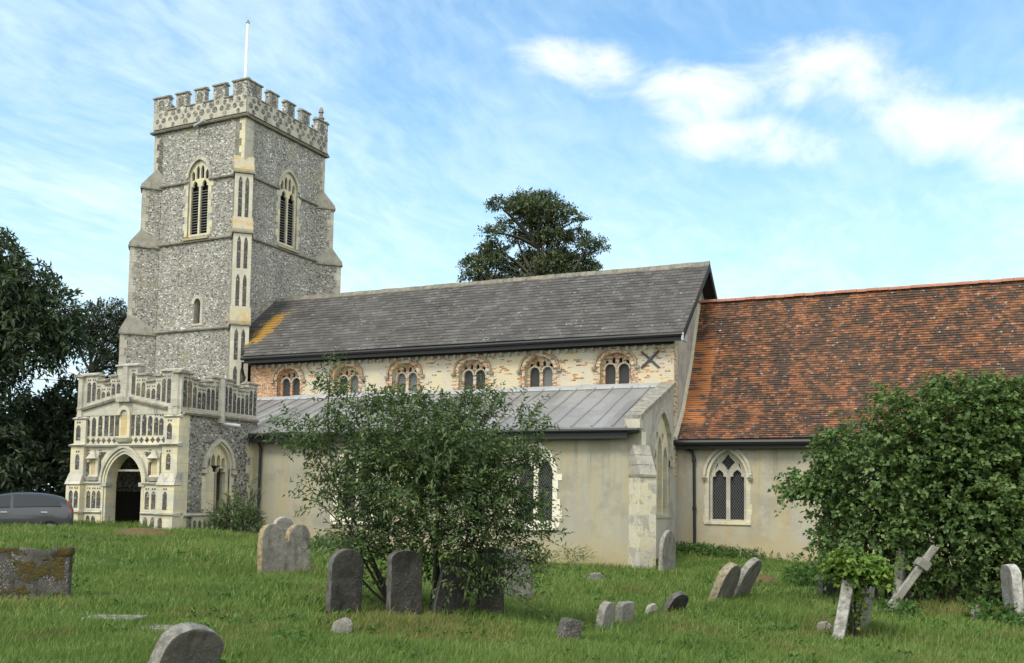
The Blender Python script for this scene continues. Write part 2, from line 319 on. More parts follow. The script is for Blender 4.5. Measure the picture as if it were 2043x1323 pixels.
LEAF_CONIFER = leaf_mat('yew_green', [(0, (.05, .064, .038)), (.5, (.09, .115, .056)), (1, (.16, .185, .085))], .7, .15)
LEAF_IVY = leaf_mat('ivy_leaf', [(0, (.05, .09, .015)), (.5, (.11, .19, .03)), (1, (.28, .38, .06))], .4, .25)
LEAF_WEED = leaf_mat('nettle_leaf', [(0, (.035, .085, .018)), (.6, (.06, .14, .028)), (1, (.10, .20, .045))], .6, .3)
BARK = plain('grey_bark', (.085, .075, .06), .95, .1, 0, .4, 9.)
BARKD = plain('dark_bark', (.04, .035, .03), .95, .1, 0, .4, 9.)
TWIG = plain('pale_twig', (.15, .14, .10), .9, .1, 0, .3, 9.)
m = Mat('grass_blade', .6, .25); at = m.n('ShaderNodeAttribute', attribute_name='rnd').outputs['Fac']
gp = m.noise(m.P, .35, 4., .6); gq = m.noise(m.P, 1.4, 4., .6)
c = m.ramp(m.m('ADD', m.m('MULTIPLY', at, .5), m.m('ADD', m.m('MULTIPLY', m.m('SUBTRACT', gq, .3), .9), m.m('MULTIPLY', m.m('SUBTRACT', gp, .5), 1.1))), [(0, (.08, .128, .026)), (.4, (.138, .215, .046)), (.75, (.20, .27, .07)), (1, (.31, .32, .12))])
dn = m.noise(m.P, .8, 5., .65)
for sx, sy, sr in ((-6.2, 11.0, 1.6), (-5.6, 10.2, 1.0), (-.6, 20.4, 2.2), (-8.6, 9.9, .9), (-1.4, 15.6, .7), (-3.0, 14.5, 1.6)):
    dn = m.m('ADD', dn, m.m('MULTIPLY', m.ss(m.vm('LENGTH', m.vm('SUBTRACT', m.P, (sx, sy, .4))), sr, sr * .3), .16))
dry = m.m('MULTIPLY', m.ss(dn, .52, .68), m.ss(at, .2, .7))
c = m.mix(m.m('MULTIPLY', dry, .75), c, (.27, .20, .08)); m.col(c)
tr = m.n('ShaderNodeBsdfTranslucent'); m.set(tr, 0, c); mx = m.n('ShaderNodeMixShader'); mx.inputs[0].default_value = .3
m.L.new(m.b.outputs[0], mx.inputs[1]); m.L.new(tr.outputs[0], mx.inputs[2]); m.L.new(mx.outputs[0], m.out.inputs[0]); GRASS = m.mat
m = Mat('turf', .95, .1); c = m.mix(m.ss(m.noise(m.P, 2., 6., .7), .4, .65), (.04, .08, .014), (.075, .105, .024)); m.col(m.mix(m.m('MULTIPLY', m.ss(m.noise(m.P, .8, 5., .65), .56, .7), .6), c, (.12, .085, .04))); TURF = m.mat
SOIL = plain('dry_brown_turf', (.115, .085, .04), .95, .1, 0, .45, 8.)

# ------------------------------------------------------------------ mesh helpers
class MB:
    def __init__(s): s.v = []; s.f = []; s.m = []; s.mats = []
    def mi(s, mat):
        if mat not in s.mats: s.mats.append(mat)
        return s.mats.index(mat)
    def face(s, pts, mat):
        i = len(s.v); s.v += [tuple(p) for p in pts]; s.f.append(tuple(range(i, i + len(pts)))); s.m.append(s.mi(mat))
    def box(s, x0, x1, y0, y1, z0, z1, mat, fr=None):
        P = [(x, y, z) for z in (z0, z1) for y in (y0, y1) for x in (x0, x1)]
        if fr: P = [fr(*p) for p in P]
        i = len(s.v); s.v += [tuple(p) for p in P]
        for q in ((0, 2, 3, 1), (4, 5, 7, 6), (0, 1, 5, 4), (2, 6, 7, 3), (0, 4, 6, 2), (1, 3, 7, 5)):
            s.f.append(tuple(i + k for k in q)); s.m.append(s.mi(mat))
    def hexa(s, P, mat):     # 8 explicit corners, bottom 4 (ccw) then top 4
        i = len(s.v); s.v += [tuple(p) for p in P]
        for q in ((3, 2, 1, 0), (4, 5, 6, 7), (0, 1, 5, 4), (1, 2, 6, 5), (2, 3, 7, 6), (3, 0, 4, 7)):
            s.f.append(tuple(i + k for k in q)); s.m.append(s.mi(mat))
    def prism(s, poly, fr, c0, c1, mat, holes=(), back=True, sidemat=None):
        """poly in the (a,b) plane of frame fr(a,b,c), from depth c0 (back) to c1 (front)"""
        loops = [list(poly)] + [list(h) for h in holes]
        flat = [p for l in loops for p in l]
        tri = tessellate_polygon([[Vector((p[0], p[1], 0)) for p in l] for l in loops])
        mi = s.mi(mat); ms = s.mi(sidemat or mat); n = len(flat); i = len(s.v)
        s.v += [tuple(fr(p[0], p[1], c1)) for p in flat] + [tuple(fr(p[0], p[1], c0)) for p in flat]
        for t in tri:
            s.f.append(tuple(i + k for k in t)); s.m.append(mi)
            if back: s.f.append(tuple(i + n + k for k in reversed(t))); s.m.append(mi)
        o = 0
        for l in loops:
            for k in range(len(l)):
                a, b = o + k, o + (k + 1) % len(l)
                s.f.append((i + a, i + b, i + n + b, i + n + a)); s.m.append(ms)
            o += len(l)
    def join(s, o):
        i = len(s.v); s.v += o.v; s.f += [tuple(i + k for k in f) for f in o.f]; s.m += [s.mi(o.mats[k]) for k in o.m]
    def tube(s, pts, r, mat, n=6, r1=None, cap=True):
        pts = [Vector(p) for p in pts]; i0 = len(s.v); mi = s.mi(mat); K = len(pts); prev = None
        for k, p in enumerate(pts):
            d = (pts[min(k + 1, K - 1)] - pts[max(k - 1, 0)]).normalized()
            if prev is None:
                a = Vector((0, 0, 1)) if abs(d.z) < .9 else Vector((1, 0, 0))
                u = d.cross(a).normalized()
            else: u = (prev - d * prev.dot(d)).normalized()
            prev = u; vv = d.cross(u); rr = r if r1 is None else r + (r1 - r) * k / (K - 1)
            for j in range(n):
                t = 2 * math.pi * j / n; s.v.append(tuple(p + (u * math.cos(t) + vv * math.sin(t)) * rr))
        for k in range(K - 1):
            for j in range(n):
                s.f.append((i0 + k * n + j, i0 + k * n + (j + 1) % n, i0 + (k + 1) * n + (j + 1) % n, i0 + (k + 1) * n + j)); s.m.append(mi)
        if cap:
            s.f.append(tuple(i0 + j for j in reversed(range(n)))); s.m.append(mi)
            s.f.append(tuple(i0 + (K - 1) * n + j for j in range(n))); s.m.append(mi)
    def build_into(s, o):
        t_ = s.build('tmp'); o.data = t_.data; o.data.name = o.name; bpy.data.objects.remove(t_)
    def build(s, name, parent=None, uvf=None, smooth=False, bevel=0., weld=False):
        me = bpy.data.meshes.new(name); me.from_pydata(s.v, [], s.f)
        for mt in s.mats: me.materials.append(mt)
        me.polygons.foreach_set('material_index', s.m)
        bm = bmesh.new(); bm.from_mesh(me)
        if weld: bmesh.ops.remove_doubles(bm, verts=bm.verts, dist=.0005)
        bmesh.ops.recalc_face_normals(bm, faces=bm.faces)
        bm.to_mesh(me); bm.free()
        if uvf:
            uv = me.uv_layers.new(name='UVMap')
            for l in me.loops: uv.data[l.index].uv = uvf(me.vertices[l.vertex_index].co)
        if smooth: me.polygons.foreach_set('use_smooth', [True] * len(me.polygons))
        o = bpy.data.objects.new(name, me); C.objects.link(o)
        if parent is not None:
            o.parent = parent
            if parent.type == 'EMPTY': o.location = -parent.location
        if bevel:
            md = o.modifiers.new('bevel', 'BEVEL'); md.width = bevel; md.segments = 2; md.limit_method = 'ANGLE'; md.angle_limit = rad(40)
        return o
def tag(o, label=None, cat=None, group=None, kind=None):
    for k, v in (('label', label), ('category', cat), ('group', group), ('kind', kind)):
        if v: o[k] = v
    return o
def empty(name, loc): 
    o = bpy.data.objects.new(name, None); C.objects.link(o); o.location = loc; o.empty_display_size = .3; return o
def frame(o, u, n):
    o, u, n = Vector(o), Vector(u), Vector(n); v = Vector((0, 0, 1))
    return lambda a, b, c=0.: o + u * a + v * b + n * c
def south(y): return frame((0, y, 0), (1, 0, 0), (0, -1, 0))
def east(x): return frame((x, 0, 0), (0, 1, 0), (1, 0, 0))
def arch(xc, hw, z0, zs, za, n=9, legs=True):
    """closed outline of an arched opening: pointed when the rise exceeds the half width, else rounded"""
    h = za - zs; r = []
    if h >= hw * .98:
        R_ = (hw * hw + h * h) / (2 * hw); cx = hw - R_; t1 = math.atan2(h, -cx)
        arc = [(cx + R_ * math.cos(t1 * k / n), R_ * math.sin(t1 * k / n)) for k in range(n + 1)]
    else:
        arc = [(hw * math.cos(math.pi / 2 * k / n), h * math.sin(math.pi / 2 * k / n)) for k in range(n + 1)]
    rt = [(xc + a, zs + b) for a, b in arc]; lt = [(xc - a, zs + b) for a, b in reversed(arc[:-1])]
    return ([(xc - hw, z0), (xc + hw, z0)] if legs else []) + rt + lt
def ring(outer, inner): return outer + list(reversed(inner))
def trefoil(xc, hw, z0, zs, za):
    """light with a cusped head"""
    h = za - zs; P = [(1, 0), (1.0, .22), (.88, .36), (.55, .36), (.62, .55), (.5, .74), (.25, .88)]
    rt = [(xc + hw * a, zs + h * b) for a, b in P]; lt = [(xc - hw * a, zs + h * b) for a, b in reversed(P)]
    return [(xc - hw, z0), (xc + hw, z0)] + rt + [(xc, za)] + lt
def circle(xc, zc, r, n=12, sq=1.): return [(xc + r * math.cos(2 * math.pi * k / n), zc + r * sq * math.sin(2 * math.pi * k / n)) for k in range(n)]
def quatrefoil(xc, zc, r):
    out = []
    for k in range(32):
        t = 2 * math.pi * k / 32; rr = r * (.62 + .38 * abs(math.cos(2 * t))); out.append((xc + rr * math.cos(t), zc + rr * math.sin(t)))
    return out

# ------------------------------------------------------------------ terrain
CP = np.array([(0,0,.6),(0,8,.45),(-3,9,.5),(3,9,.4),(-6,8,.6),(-9,12,.7),(-4,16,.2),(0,17,.2),(4,17,.25),(8,17,.3),(-9,18,.35),(-13,18,.6),(-17,18,.85),(-13,23,.5),(-18,24,.75),(-22,24,.9),
(-24.7,26,.9),(-27,26,1.03),(-29.7,26,1.1),(-33,25,1.1),(-26,20,1.08),(-22,29.8,.3),(-24,29.8,.55),(-19,29.8,.2),(-16,29.8,.12),(-12.5,29.8,.05),(-9.2,29.6,0),(-8.5,34.3,.36),(-6.5,34.3,.25),(-4.7,34.5,.12),(0,34.5,.1),(6,34,.1),(-4,25,.1),(0,25,.12),(5,25,.2),(-9,24,.12),
(-40,40,1.2),(-60,60,1.2),(30,40,.2),(30,0,.4),(-30,0,1.),(-30,70,1.),(20,70,.4),(0,-20,.7),(-40,10,1.2),(-27.7,18.8,1.1)])
def ground_arr(x, y):
    d2 = (x[..., None] - CP[:, 0]) ** 2 + (y[..., None] - CP[:, 1]) ** 2
    w_ = 1 / (d2 + 1.5) ** 2
    z = (w_ * CP[:, 2]).sum(-1) / w_.sum(-1)
    # sunken path where the car is parked
    px, py = x + 27.6, y - 21.8; al = px * .574 + py * .819; ac = -px * .819 + py * .574
    z = z - .42 * np.exp(-(ac / 1.0) ** 4) * np.exp(-(al / 3.2) ** 4)
    return z
def ground(x, y): return float(ground_arr(np.array([x * 1.]), np.array([y * 1.]))[0])

def np_mesh(name, verts, quads=None, tris=None, mat=None, parent=None, rnd=None, smooth=False):
    verts = np.asarray(verts, np.float32); nq = 0 if quads is None else len(quads); ntr = 0 if tris is None else len(tris)
    me = bpy.data.meshes.new(name); me.vertices.add(len(verts)); me.vertices.foreach_set('co', verts.ravel())
    li = np.concatenate([a.ravel() for a in (quads, tris) if a is not None]).astype(np.int32)
    tot = np.concatenate([np.full(nq, 4), np.full(ntr, 3)]).astype(np.int32); st = np.concatenate([[0], np.cumsum(tot)[:-1]]).astype(np.int32)
    me.loops.add(len(li)); me.loops.foreach_set('vertex_index', li)
    me.polygons.add(nq + ntr); me.polygons.foreach_set('loop_start', st)
    try: me.polygons.foreach_set('loop_total', tot)
    except Exception: pass
    if rnd is not None:
        at = me.attributes.new('rnd', 'FLOAT', 'POINT'); at.data.foreach_set('value', np.asarray(rnd, np.float32))
    if smooth: me.polygons.foreach_set('use_smooth', np.ones(nq + ntr, bool))
    me.update(calc_edges=True); me.validate()
    if mat: me.materials.append(mat)
    o = bpy.data.objects.new(name, me); C.objects.link(o)
    if parent is not None:
        o.parent = parent; o.location = -parent.location
    return o
xs = np.concatenate([[-900, -500, -300, -180, -120, -90, -70, -55], np.arange(-45, 15.01, .5), [18, 22, 28, 36, 50, 80, 140, 300, 600, 900]])
ys = np.concatenate([[-700, -300, -120, -60, -30, -15, -8], np.arange(-4, 46.01, .5), [50, 56, 64, 75, 90, 120, 180, 300, 600, 1200]])
X, Y = np.meshgrid(xs, ys); Z = ground_arr(X, Y)
nx, ny = len(xs), len(ys); idx = np.arange(nx * ny).reshape(ny, nx)
q = np.stack([idx[:-1, :-1], idx[:-1, 1:], idx[1:, 1:], idx[1:, :-1]], -1).reshape(-1, 4)
tag(np_mesh('ground', np.stack([X, Y, Z], -1).reshape(-1, 3), q, None, TURF, None, None, True), kind='structure')

# ------------------------------------------------------------------ the church
CH = empty('church', (-18.5, 32.5, 0.2))
tag(CH, 'medieval flint church with square battlemented tower, slate nave roof and red tiled chancel', 'church')
XE, Ya, Yn, Yc = -9.1, 30.25, 34.2, 34.7
def quoins(mb, fr, x0, z0, z1, wid=.34, side=1, mat=PALE, seed=0):
    r_ = random.Random(seed); z = z0; k = 0
    while z < z1 - .05:
        h = min(r_.uniform(.26, .42), z1 - z); ww = wid * (1.25 if k % 2 else .7) * r_.uniform(.85, 1.1); k += 1
        a0, a1 = (x0, x0 + ww) if side > 0 else (x0 - ww, x0)
        mb.box(a0, a1, z, z + h - .006, -.03, .012, mat, lambda a, b, c: fr(a, b, c)); z += h
# --- tower (turned two degrees to the nave)
TC = Vector((-29.67, 35.16, 0)); ta = rad(-2.015); ax = Vector((math.cos(ta), math.sin(ta), 0)); ay = Vector((-math.sin(ta), math.cos(ta), 0))
TW, TD = 5.72, 6.0
TS = frame(TC, ax, -ay); TE = frame(TC, ay, ax)
TWs = frame(TC - ax * TW, ay, -ax); TN = frame(TC + ay * TD, ax, ay)
S1, S2, S3, SP, CR, ME = 9.84, 14.08, 16.97, 19.73, 20.68, 21.36
bS = -2.74; bE = 3.22                                     # belfry window centres
t = MB()
hS = [arch(bS, .64, 14.3, 17.2, 17.98), arch(-2.56, .20, 10.1, 11.05, 11.3)]
hE = [arch(bE, .64, 14.3, 17.2, 17.98)]
t.prism([(-TW, -1), (0, -1), (0, SP), (-TW, SP)], TS, -.6, 0, FLINT, hS, sidemat=PALE)
t.prism([(0, -1), (TD, -1), (TD, SP), (0, SP)], TE, -.6, -.001, FLINT, hE, sidemat=PALE)
t.prism([(0, -1), (TD, -1), (TD, SP), (0, SP)], TWs, -.6, -.001, FLINT)
t.prism([(-TW, -1), (0, -1), (0, SP), (-TW, SP)], TN, -.6, 0, FLINT)
t.box(-TW + .3, -.3, -TD + .3, -.3, 19.9, 20.05, LEAD, lambda a, b, c: TS(a, c, b))
qb = MB()
for k, (fr, x0, sd_) in enumerate(((TS, 0, -1), (TE, 0, 1))): quoins(qb, fr, x0, S3 + .6, SP - .15, .28, sd_, CREAM if k == 0 else PALE, k)
quoins(qb, TE, TD, S1, SP - .15, .3, -1, PALE, 5); quoins(qb, TS, -TW, S3 + .5, SP - .15, .25, 1, PALE, 6)
t.join(qb);
TOWER = t.build('tower', CH)
# string courses
def string_ring(z, h, pr, name, mat=COPING):
    mb = MB()
    segs = [(TS, -TW, 0, pr), (TE, 0, TD, 0)] if z != S3 else [(TS, -TW, bS - .78, pr), (TS, bS + .78, 0, pr), (TE, 0, bE - .78, 0), (TE, bE + .78, TD, 0)]
    for k_, (fr, a0, a1, e) in enumerate(segs + [(TWs, 0, TD, 0), (TN, -TW, 0, pr)]):
        if z == S3 and k_: mb.build(name, TOWER); mb = MB()
        P = [fr(a0 - e, z - h, -.05), fr(a1 + e, z - h, -.05), fr(a1 + e, z - h, pr * .8), fr(a0 - e, z - h, pr * .8),
             fr(a0 - e, z + h, -.05), fr(a1 + e, z + h, -.05), fr(a1 + e, z - h * .35, pr), fr(a0 - e, z - h * .35, pr)]
        mb.hexa(P, mat)
    return mb.build(name, TOWER)
for zz in (S1, S2, S3): string_ring(zz, .085, .11, 'string_course', STRING)
string_ring(SP, .11, .17, 'string_course', STRING)
# diagonal buttresses, three stages
def buttress(corner, d, front_panels):
    d = Vector((d[0], d[1], 0)).normalized(); d = ax * d.x + ay * d.y
    s_ = Vector((-d.y, d.x, 0)); fr = frame(corner, s_, d); mb = MB(); HW = .39
    dx_ = HW * 1.0
    for z0, z1, p, pn_, ztop in ((-1, S1, 1.18, .86, S1 + .75), (S1, S2, .90, .42, S2 + .72), (S2, S3, .46, -.2, S3 + .85)):
        mb.box(-HW, HW, z0 if z0 < 0 else z0 + .0, z1, -.9, p, FLINT, lambda a, b, c: fr(a, c, b)) if False else None
        mb.hexa([fr(-HW, z0, -.9), fr(HW, z0, -.9), fr(HW, z0, p), fr(-HW, z0, p), fr(-HW, z1, -.9), fr(HW, z1, -.9), fr(HW, z1, p), fr(-HW, z1, p)], FLINT)
        # weathering slope with a drip
        e = .06
        mb.hexa([fr(-HW - e, z1 - .1, -.9), fr(HW + e, z1 - .1, -.9), fr(HW + e, z1 - .1, p + e), fr(-HW - e, z1 - .1, p + e), fr(-HW - e, ztop, pn_), fr(HW + e, ztop, pn_), fr(HW + e, z1 + .02, p + e), fr(-HW - e, z1 + .02, p + e)], GREYST if not front_panels else ORANGE_ST)
        mb.hexa([fr(-HW - e - .02, z1 - .17, -.9), fr(HW + e + .02, z1 - .17, -.9), fr(HW + e + .02, z1 - .17, p + e + .03), fr(-HW - e - .02, z1 - .17, p + e + .03), fr(-HW - e - .02, z1 - .09, -.9), fr(HW + e + .02, z1 - .09, -.9), fr(HW + e + .02, z1 - .09, p + e + .03), fr(-HW - e - .02, z1 - .09, p + e + .03)], COPING)
        # dressed edges
        if not front_panels:
            zq = max(z0, .5); k = 0
            while zq < z1 - .3:
                wq = .32 if k % 2 else .2; k += 1
                for sg in (-1, 1): mb.box(p - wq, p + .012, sg * HW - .012 if sg > 0 else -HW - .012, sg * HW + .012 if sg > 0 else -HW + .012, zq, min(zq + .36, z1 - .2), PALE, lambda a, b, c: fr(b, c, a))
                zq += .37
            mb.box(-HW, HW, p - .02, p + .013, max(z0, 0.3), z1 - .18, PALE, lambda a, b, c: fr(a, c, b))
    if front_panels:
        fp = mb
        for z0, z1, p in ((6.3, S1 - .2, 1.18), (S1 + .6, S2 - .2, .90), (S2 + .55, S3 - .2, .46)):
            fp.box(-HW - .008, HW + .008, p - .1, p + .012, z0, z1, STRIP, lambda a, b, c: fr(a, c, b))
            nz = 2 if z1 - z0 > 2.5 else 1; hz = (z1 - z0) / nz
            for k in range(nz):
                for sx in (-.15, .15):
                    fp.prism(arch(sx, .082, z0 + k * hz + .14, z0 + (k + 1) * hz - .42, z0 + (k + 1) * hz - .12), fr, p, p + .018, FLINT_DARK)
    return mb.build('buttress', TOWER)
buttress(TC, (1, -1), True)
buttress(TC - ax * TW, (-1, -1), False)
buttress(TC + ay * TD, (1, 1), False)
buttress(TC - ax * TW + ay * TD, (-1, 1), False)
# parapet with flushwork and battlements
pp = MB(); fl = MB(); PR = .07
ms = [(-TW, -4.84), (-4.33, -3.66), (-3.13, -2.50), (-1.97, -1.25), (-.77, 0)]
me_ = [(0, .96), (1.5, 2.15), (2.76, 3.39), (3.95, 4.58), (5.2, TD)]
for fr, L0, L1, mer in ((TS, -TW, 0, ms), (TE, 0, TD, me_), (TWs, 0, TD, me_), (TN, -TW, 0, ms)):
    side = fr in (TE, TWs)
    e = PR if not side else -.002
    pp.prism([(L0 - e, SP + .1), (L1 + e, SP + .1), (L1 + e, CR), (L0 - e, CR)], fr, -.2, PR, BAND)
    for i, (a0, a1) in enumerate(mer):
        a0_ = a0 - (e if i == 0 else 0); a1_ = a1 + (e if i == len(mer) - 1 else 0)
        pp.prism([(a0_, CR + .001), (a1_, CR + .001), (a1_, ME), (a0_, ME)], fr, -.19, PR - .001, MERLON)
        ec = .05
        pp.hexa([fr(a0_ - ec, ME, -.25), fr(a1_ + ec, ME, -.25), fr(a1_ + ec, ME, PR + .06), fr(a0_ - ec, ME, PR + .06), fr(a0_ - ec + .02, ME + .15, -.1), fr(a1_ + ec - .02, ME + .15, -.1), fr(a1_ + ec, ME + .07, PR + .06), fr(a0_ - ec, ME + .07, PR + .06)], COPING)
        fl.prism(arch((a0 + a1) / 2, .17, CR + .06, ME - .25, ME - .1), fr, PR - .03, PR + .006, FLINT_MID)
        if i < len(mer) - 1:
            b0_, b1_ = a1, mer[i + 1][0]; bc = (b0_ + b1_) / 2
            pp.hexa([fr(b0_ - .05, CR, -.24), fr(b1_ + .05, CR, -.24), fr(b1_ + .05, CR, PR + .05), fr(b0_ - .05, CR, PR + .05), fr(b0_ - .0, CR + .1, -.1), fr(b1_ + .0, CR + .1, -.1), fr(b1_ + .0, CR + .05, PR + .05), fr(b0_ - .0, CR + .05, PR + .05)], COPING)
    # pale band with roundels of dark flint
    fl.box(L0 - e, L1 + e, PR - .02, PR + .0035, SP + .12, CR - .08, BAND, lambda a, b, c: fr(a, c, b))
    n = 7; st = (L1 - L0) / n
    for k in range(n):
        xc = L0 + st * (k + .5)
        for (ox, oz) in ((0, .24), (-.2, -.02), (.2, -.02), (0, -.29), (.36, .3)):
            fl.prism(circle(xc + ox, SP + .52 + oz, random.uniform(.11, .17), 10), fr, PR - .03, PR + .009, FLINT_MID)
pp.join(fl); PAR = pp.build('parapet', TOWER)
pn = MB(); pc = TC + ay * (TD - .25) - ax * .15
for z0, z1, r_a, r_b in ((ME + .1, ME + .25, .17, .14), (ME + .25, ME + .33, .2, .16), (ME + .33, ME + .58, .11, .08), (ME + .58, ME + .68, .15, .11), (ME + .68, ME + .85, .12, .05)):
    pn.tube([pc + Vector((0, 0, z0)), pc + Vector((0, 0, z1))], r_a, COPING, 6, r_b)
pn.build('pinnacle', TOWER)
# belfry windows
def belfry(fr, xc):
    mb = MB(); op = arch(xc, .64, 14.3, 17.2, 17.98)
    mb.prism(ring(arch(xc, .79, 14.3, 17.1, 18.16, legs=False), arch(xc, .64, 14.3, 17.2, 17.98, legs=False)), fr, -.05, .05, PALE)
    for sg in (-1, 1):
        r_ = random.Random(sg + 3); z = 14.3; k = 0
        while z < 16.85:
            h = min(.33, 16.9 - z); wq = .28 if k % 2 else .17; k += 1
            mb.box(min(xc + sg * .64, xc + sg * (.64 + wq)), max(xc + sg * .64, xc + sg * (.64 + wq)), z, z + h - .008, -.05, .02, CREAM if k % 3 else PALE, lambda a, b, c: fr(a, b, c)); z += h
    mb.hexa([fr(xc - .78, 14.1, -.1), fr(xc + .78, 14.1, -.1), fr(xc + .78, 14.1, .14), fr(xc - .78, 14.1, .14), fr(xc - .78, 14.34, -.5), fr(xc + .78, 14.34, -.5), fr(xc + .78, 14.2, .14), fr(xc - .78, 14.2, .14)], ORANGE_ST)
    win = mb.build('belfry_window', CH)
    tr_ = MB(); lights = [trefoil(xc + s_ * .29, .235, 14.4, 16.55, 17.0) for s_ in (-1, 1)]
    small = [arch(xc + o_, .098, 17.08 if abs(o_) < .3 else 17.02, 17.5 if abs(o_) < .3 else 17.28, 17.72 if abs(o_) < .3 else 17.48) for o_ in (-.43, -.145, .145, .43)]
    tr_.prism(op, fr, -.18, -.07, CREAM, lights + small); tr_.build('tracery', win)
    lv = MB()
    for s_ in (-1, 1):
        c_ = xc + s_ * .29
        for k in range(17):
            z = 14.46 + k * .128
            lv.hexa([fr(c_ - .23, z, -.24), fr(c_ + .23, z, -.24), fr(c_ + .23, z - .05, -.10), fr(c_ - .23, z - .05, -.10), fr(c_ - .23, z + .02, -.24), fr(c_ + .23, z + .02, -.24), fr(c_ + .23, z - .03, -.10), fr(c_ - .23, z - .03, -.10)], LOUVRE)
    lv.prism(op, fr, -.3, -.27, DARK); lv.build('louvre', win)
belfry(TS, bS); belfry(TE, bE)
mb = MB(); op = arch(-2.56, .20, 10.1, 11.05, 11.3)
mb.prism(ring(arch(-2.56, .36, 10.0, 11.05, 11.45), arch(-2.56, .20, 10.1, 11.05, 11.3)), TS, -.1, .025, PALE)
lw = mb.build('lancet_window', CH); mb = MB(); mb.prism(op, TS, -.4, -.32, GLASS)
for zz in (10.4, 10.75): mb.box(-2.76, -2.36, zz, zz + .03, -.33, -.3, IRON, lambda a, b, c: TS(a, b, c))
mb.build('glass', lw)
mb = MB(); mb.tube([TS(-2.9, 19.55, -.2), TS(-2.9, 19.55, .25), TS(-2.1, 19.62, .45)], .07, LEADP, 8); mb.build('rainwater_spout', CH)
mb = MB(); pb = TC - ax * 2.75 + ay * 2.9
mb.tube([pb + Vector((0, 0, 20)), pb + Vector((.02, 0, 23)), pb + Vector((.06, 0, 25.95))], .10, WHITEPAINT, 8, .07)
FP = mb.build('flagpole', CH); mb = MB(); mb.tube([pb + Vector((.06, 0, 25.95)), pb + Vector((.06, 0, 26.0)), pb + Vector((.06, 0, 26.1))], .1, COPING, 8, .06); mb.build('finial', FP)

# --- nave
def course_roof(name, prof, x0f, x1f, expo, th, mat, parent, jit=.006, seg=1.2):
    """tile/slate courses up a profile [(y,z)...]; x0f/x1f give the ends as functions of y"""
    L = [0]
    for (ya, za), (yb, zb) in zip(prof, prof[1:]): L.append(L[-1] + math.hypot(yb - ya, zb - za))
    def at(s_):
        s_ = min(s_, L[-1]); k = 0
        while k < len(L) - 2 and s_ > L[k + 1]: k += 1
        f = (s_ - L[k]) / (L[k + 1] - L[k]); (ya, za), (yb, zb) = prof[k], prof[k + 1]
        nrm = Vector((0, -(zb - za), yb - ya)).normalized()
        return Vector((0, ya + (yb - ya) * f, za + (zb - za) * f)), nrm
    me = bpy.data.meshes.new(name); vs, fs, uvs = [], [], []
    n = int(math.ceil(L[-1] / expo)); r_ = random.Random(3)
    for i in range(n):
        p0, n0 = at(i * expo); p1, n1 = at((i + 1) * expo)
        xa, xb = x0f(p0.y), x1f(p0.y); k = max(2, int((xb - xa) / seg))
        base = len(vs)
        for j in range(k + 1):
            x = xa + (xb - xa) * j / k; w_ = math.sin(x * .9 + i * .05) * .006 + r_.uniform(-jit, jit)
            sag = .012 * math.sin(x * .35 + 1.3)
            lo = p0 + n0 * (th + w_ + sag); rl = p0 + n0 * (-.01 + sag); hi = p1 + n1 * (.002 + w_ * .3 + sag)
            for q_, vv in ((rl, i * expo - .001), (lo, i * expo + .001), (hi, (i + 1) * expo - .001)):
                vs.append((x, q_.y, q_.z)); uvs.append((x, max(vv, i * expo + .001)))
        for j in range(k):
            b = base + j * 3
            fs.append((b, b + 3, b + 4, b + 1)); fs.append((b + 1, b + 4, b + 5, b + 2))
    me.from_pydata(vs, [], fs); uv = me.uv_layers.new(name='UVMap')
    for l in me.loops: uv.data[l.index].uv = uvs[l.vertex_index]
    me.materials.append(mat); o = bpy.data.objects.new(name, me); C.objects.link(o); o.parent = parent
    if parent.type == 'EMPTY': o.location = -parent.location
    return o
cl = [-26.05, -23.08, -20.27, -17.2, -14.35, -11.3]; NW0 = -28.1
nw = MB()
holes = [arch(c_, .60, 6.36, 7.1, 7.6) for c_ in cl]
nw.prism([(NW0, 3), (XE, 3), (XE, 7.86), (NW0, 7.86)], south(Yn), -.5, 0, BRICKWALL, holes)
nw.prism([(Yn + .001, -1), (41.2, -1), (41.2, 8.5), (37.7, 11.35), (Yn + .001, 8.5)], east(XE), -.5, -.012, RENDER_GREY)
nw.prism([(Yn + .001, 3), (41.2, 3), (41.2, 8.5), (37.7, 11.35), (Yn + .001, 8.5)], frame((NW0, 0, 0), (0, 1, 0), (-1, 0, 0)), -.5, -.002, RENDER_GREY)
nw.box(-29.5, XE - .5, 40.8, 41.2, -1, 8.3, RENDER)
quoins(nw, east(XE), Yn, 4.7, 7.75, .36, 1, BRICKWALL, 2); quoins(nw, south(Yn), XE, 6.3, 7.8, .28, -1, BRICKWALL, 3)
NAVE = nw.build('nave_wall', CH)
mb = MB(); x = NW0 + .2
while x < XE - .1:
    mb.box(x, x + .12, Yn - .1, Yn + .05, 7.66, 7.80, PALE); x += .34
mb.box(NW0, XE, Yn - .13, Yn + .05, 7.80, 7.92, SOFFIT); mb.build('eaves_corbel', NAVE)
prof = [(33.65, 8.15), (37.7, 11.5)]
def wx(y): return -28.15 - max(0., min(1.45, (y - 33.75) * 1.05))
NR = course_roof('nave_roof', prof, wx, lambda y: -8.62, .235, .02, SLATE, CH)
mb = MB()
mb.hexa([(-28.1, 33.72, 8.02), (-8.66, 33.72, 8.02), (-8.66, 37.7, 11.33), (-28.1, 37.7, 11.33), (-28.1, 33.7, 8.12), (-8.66, 33.7, 8.12), (-8.66, 37.7, 11.47), (-28.1, 37.7, 11.47)], SOFFIT)
mb.hexa([(-29.5, 41.75, 8.12), (-29.5, 37.7, 11.47), (-8.62, 37.7, 11.47), (-8.62, 41.75, 8.12), (-29.5, 41.75, 8.2), (-29.5, 37.7, 11.55), (-8.62, 37.7, 11.55), (-8.62, 41.75, 8.2)], SLATE)
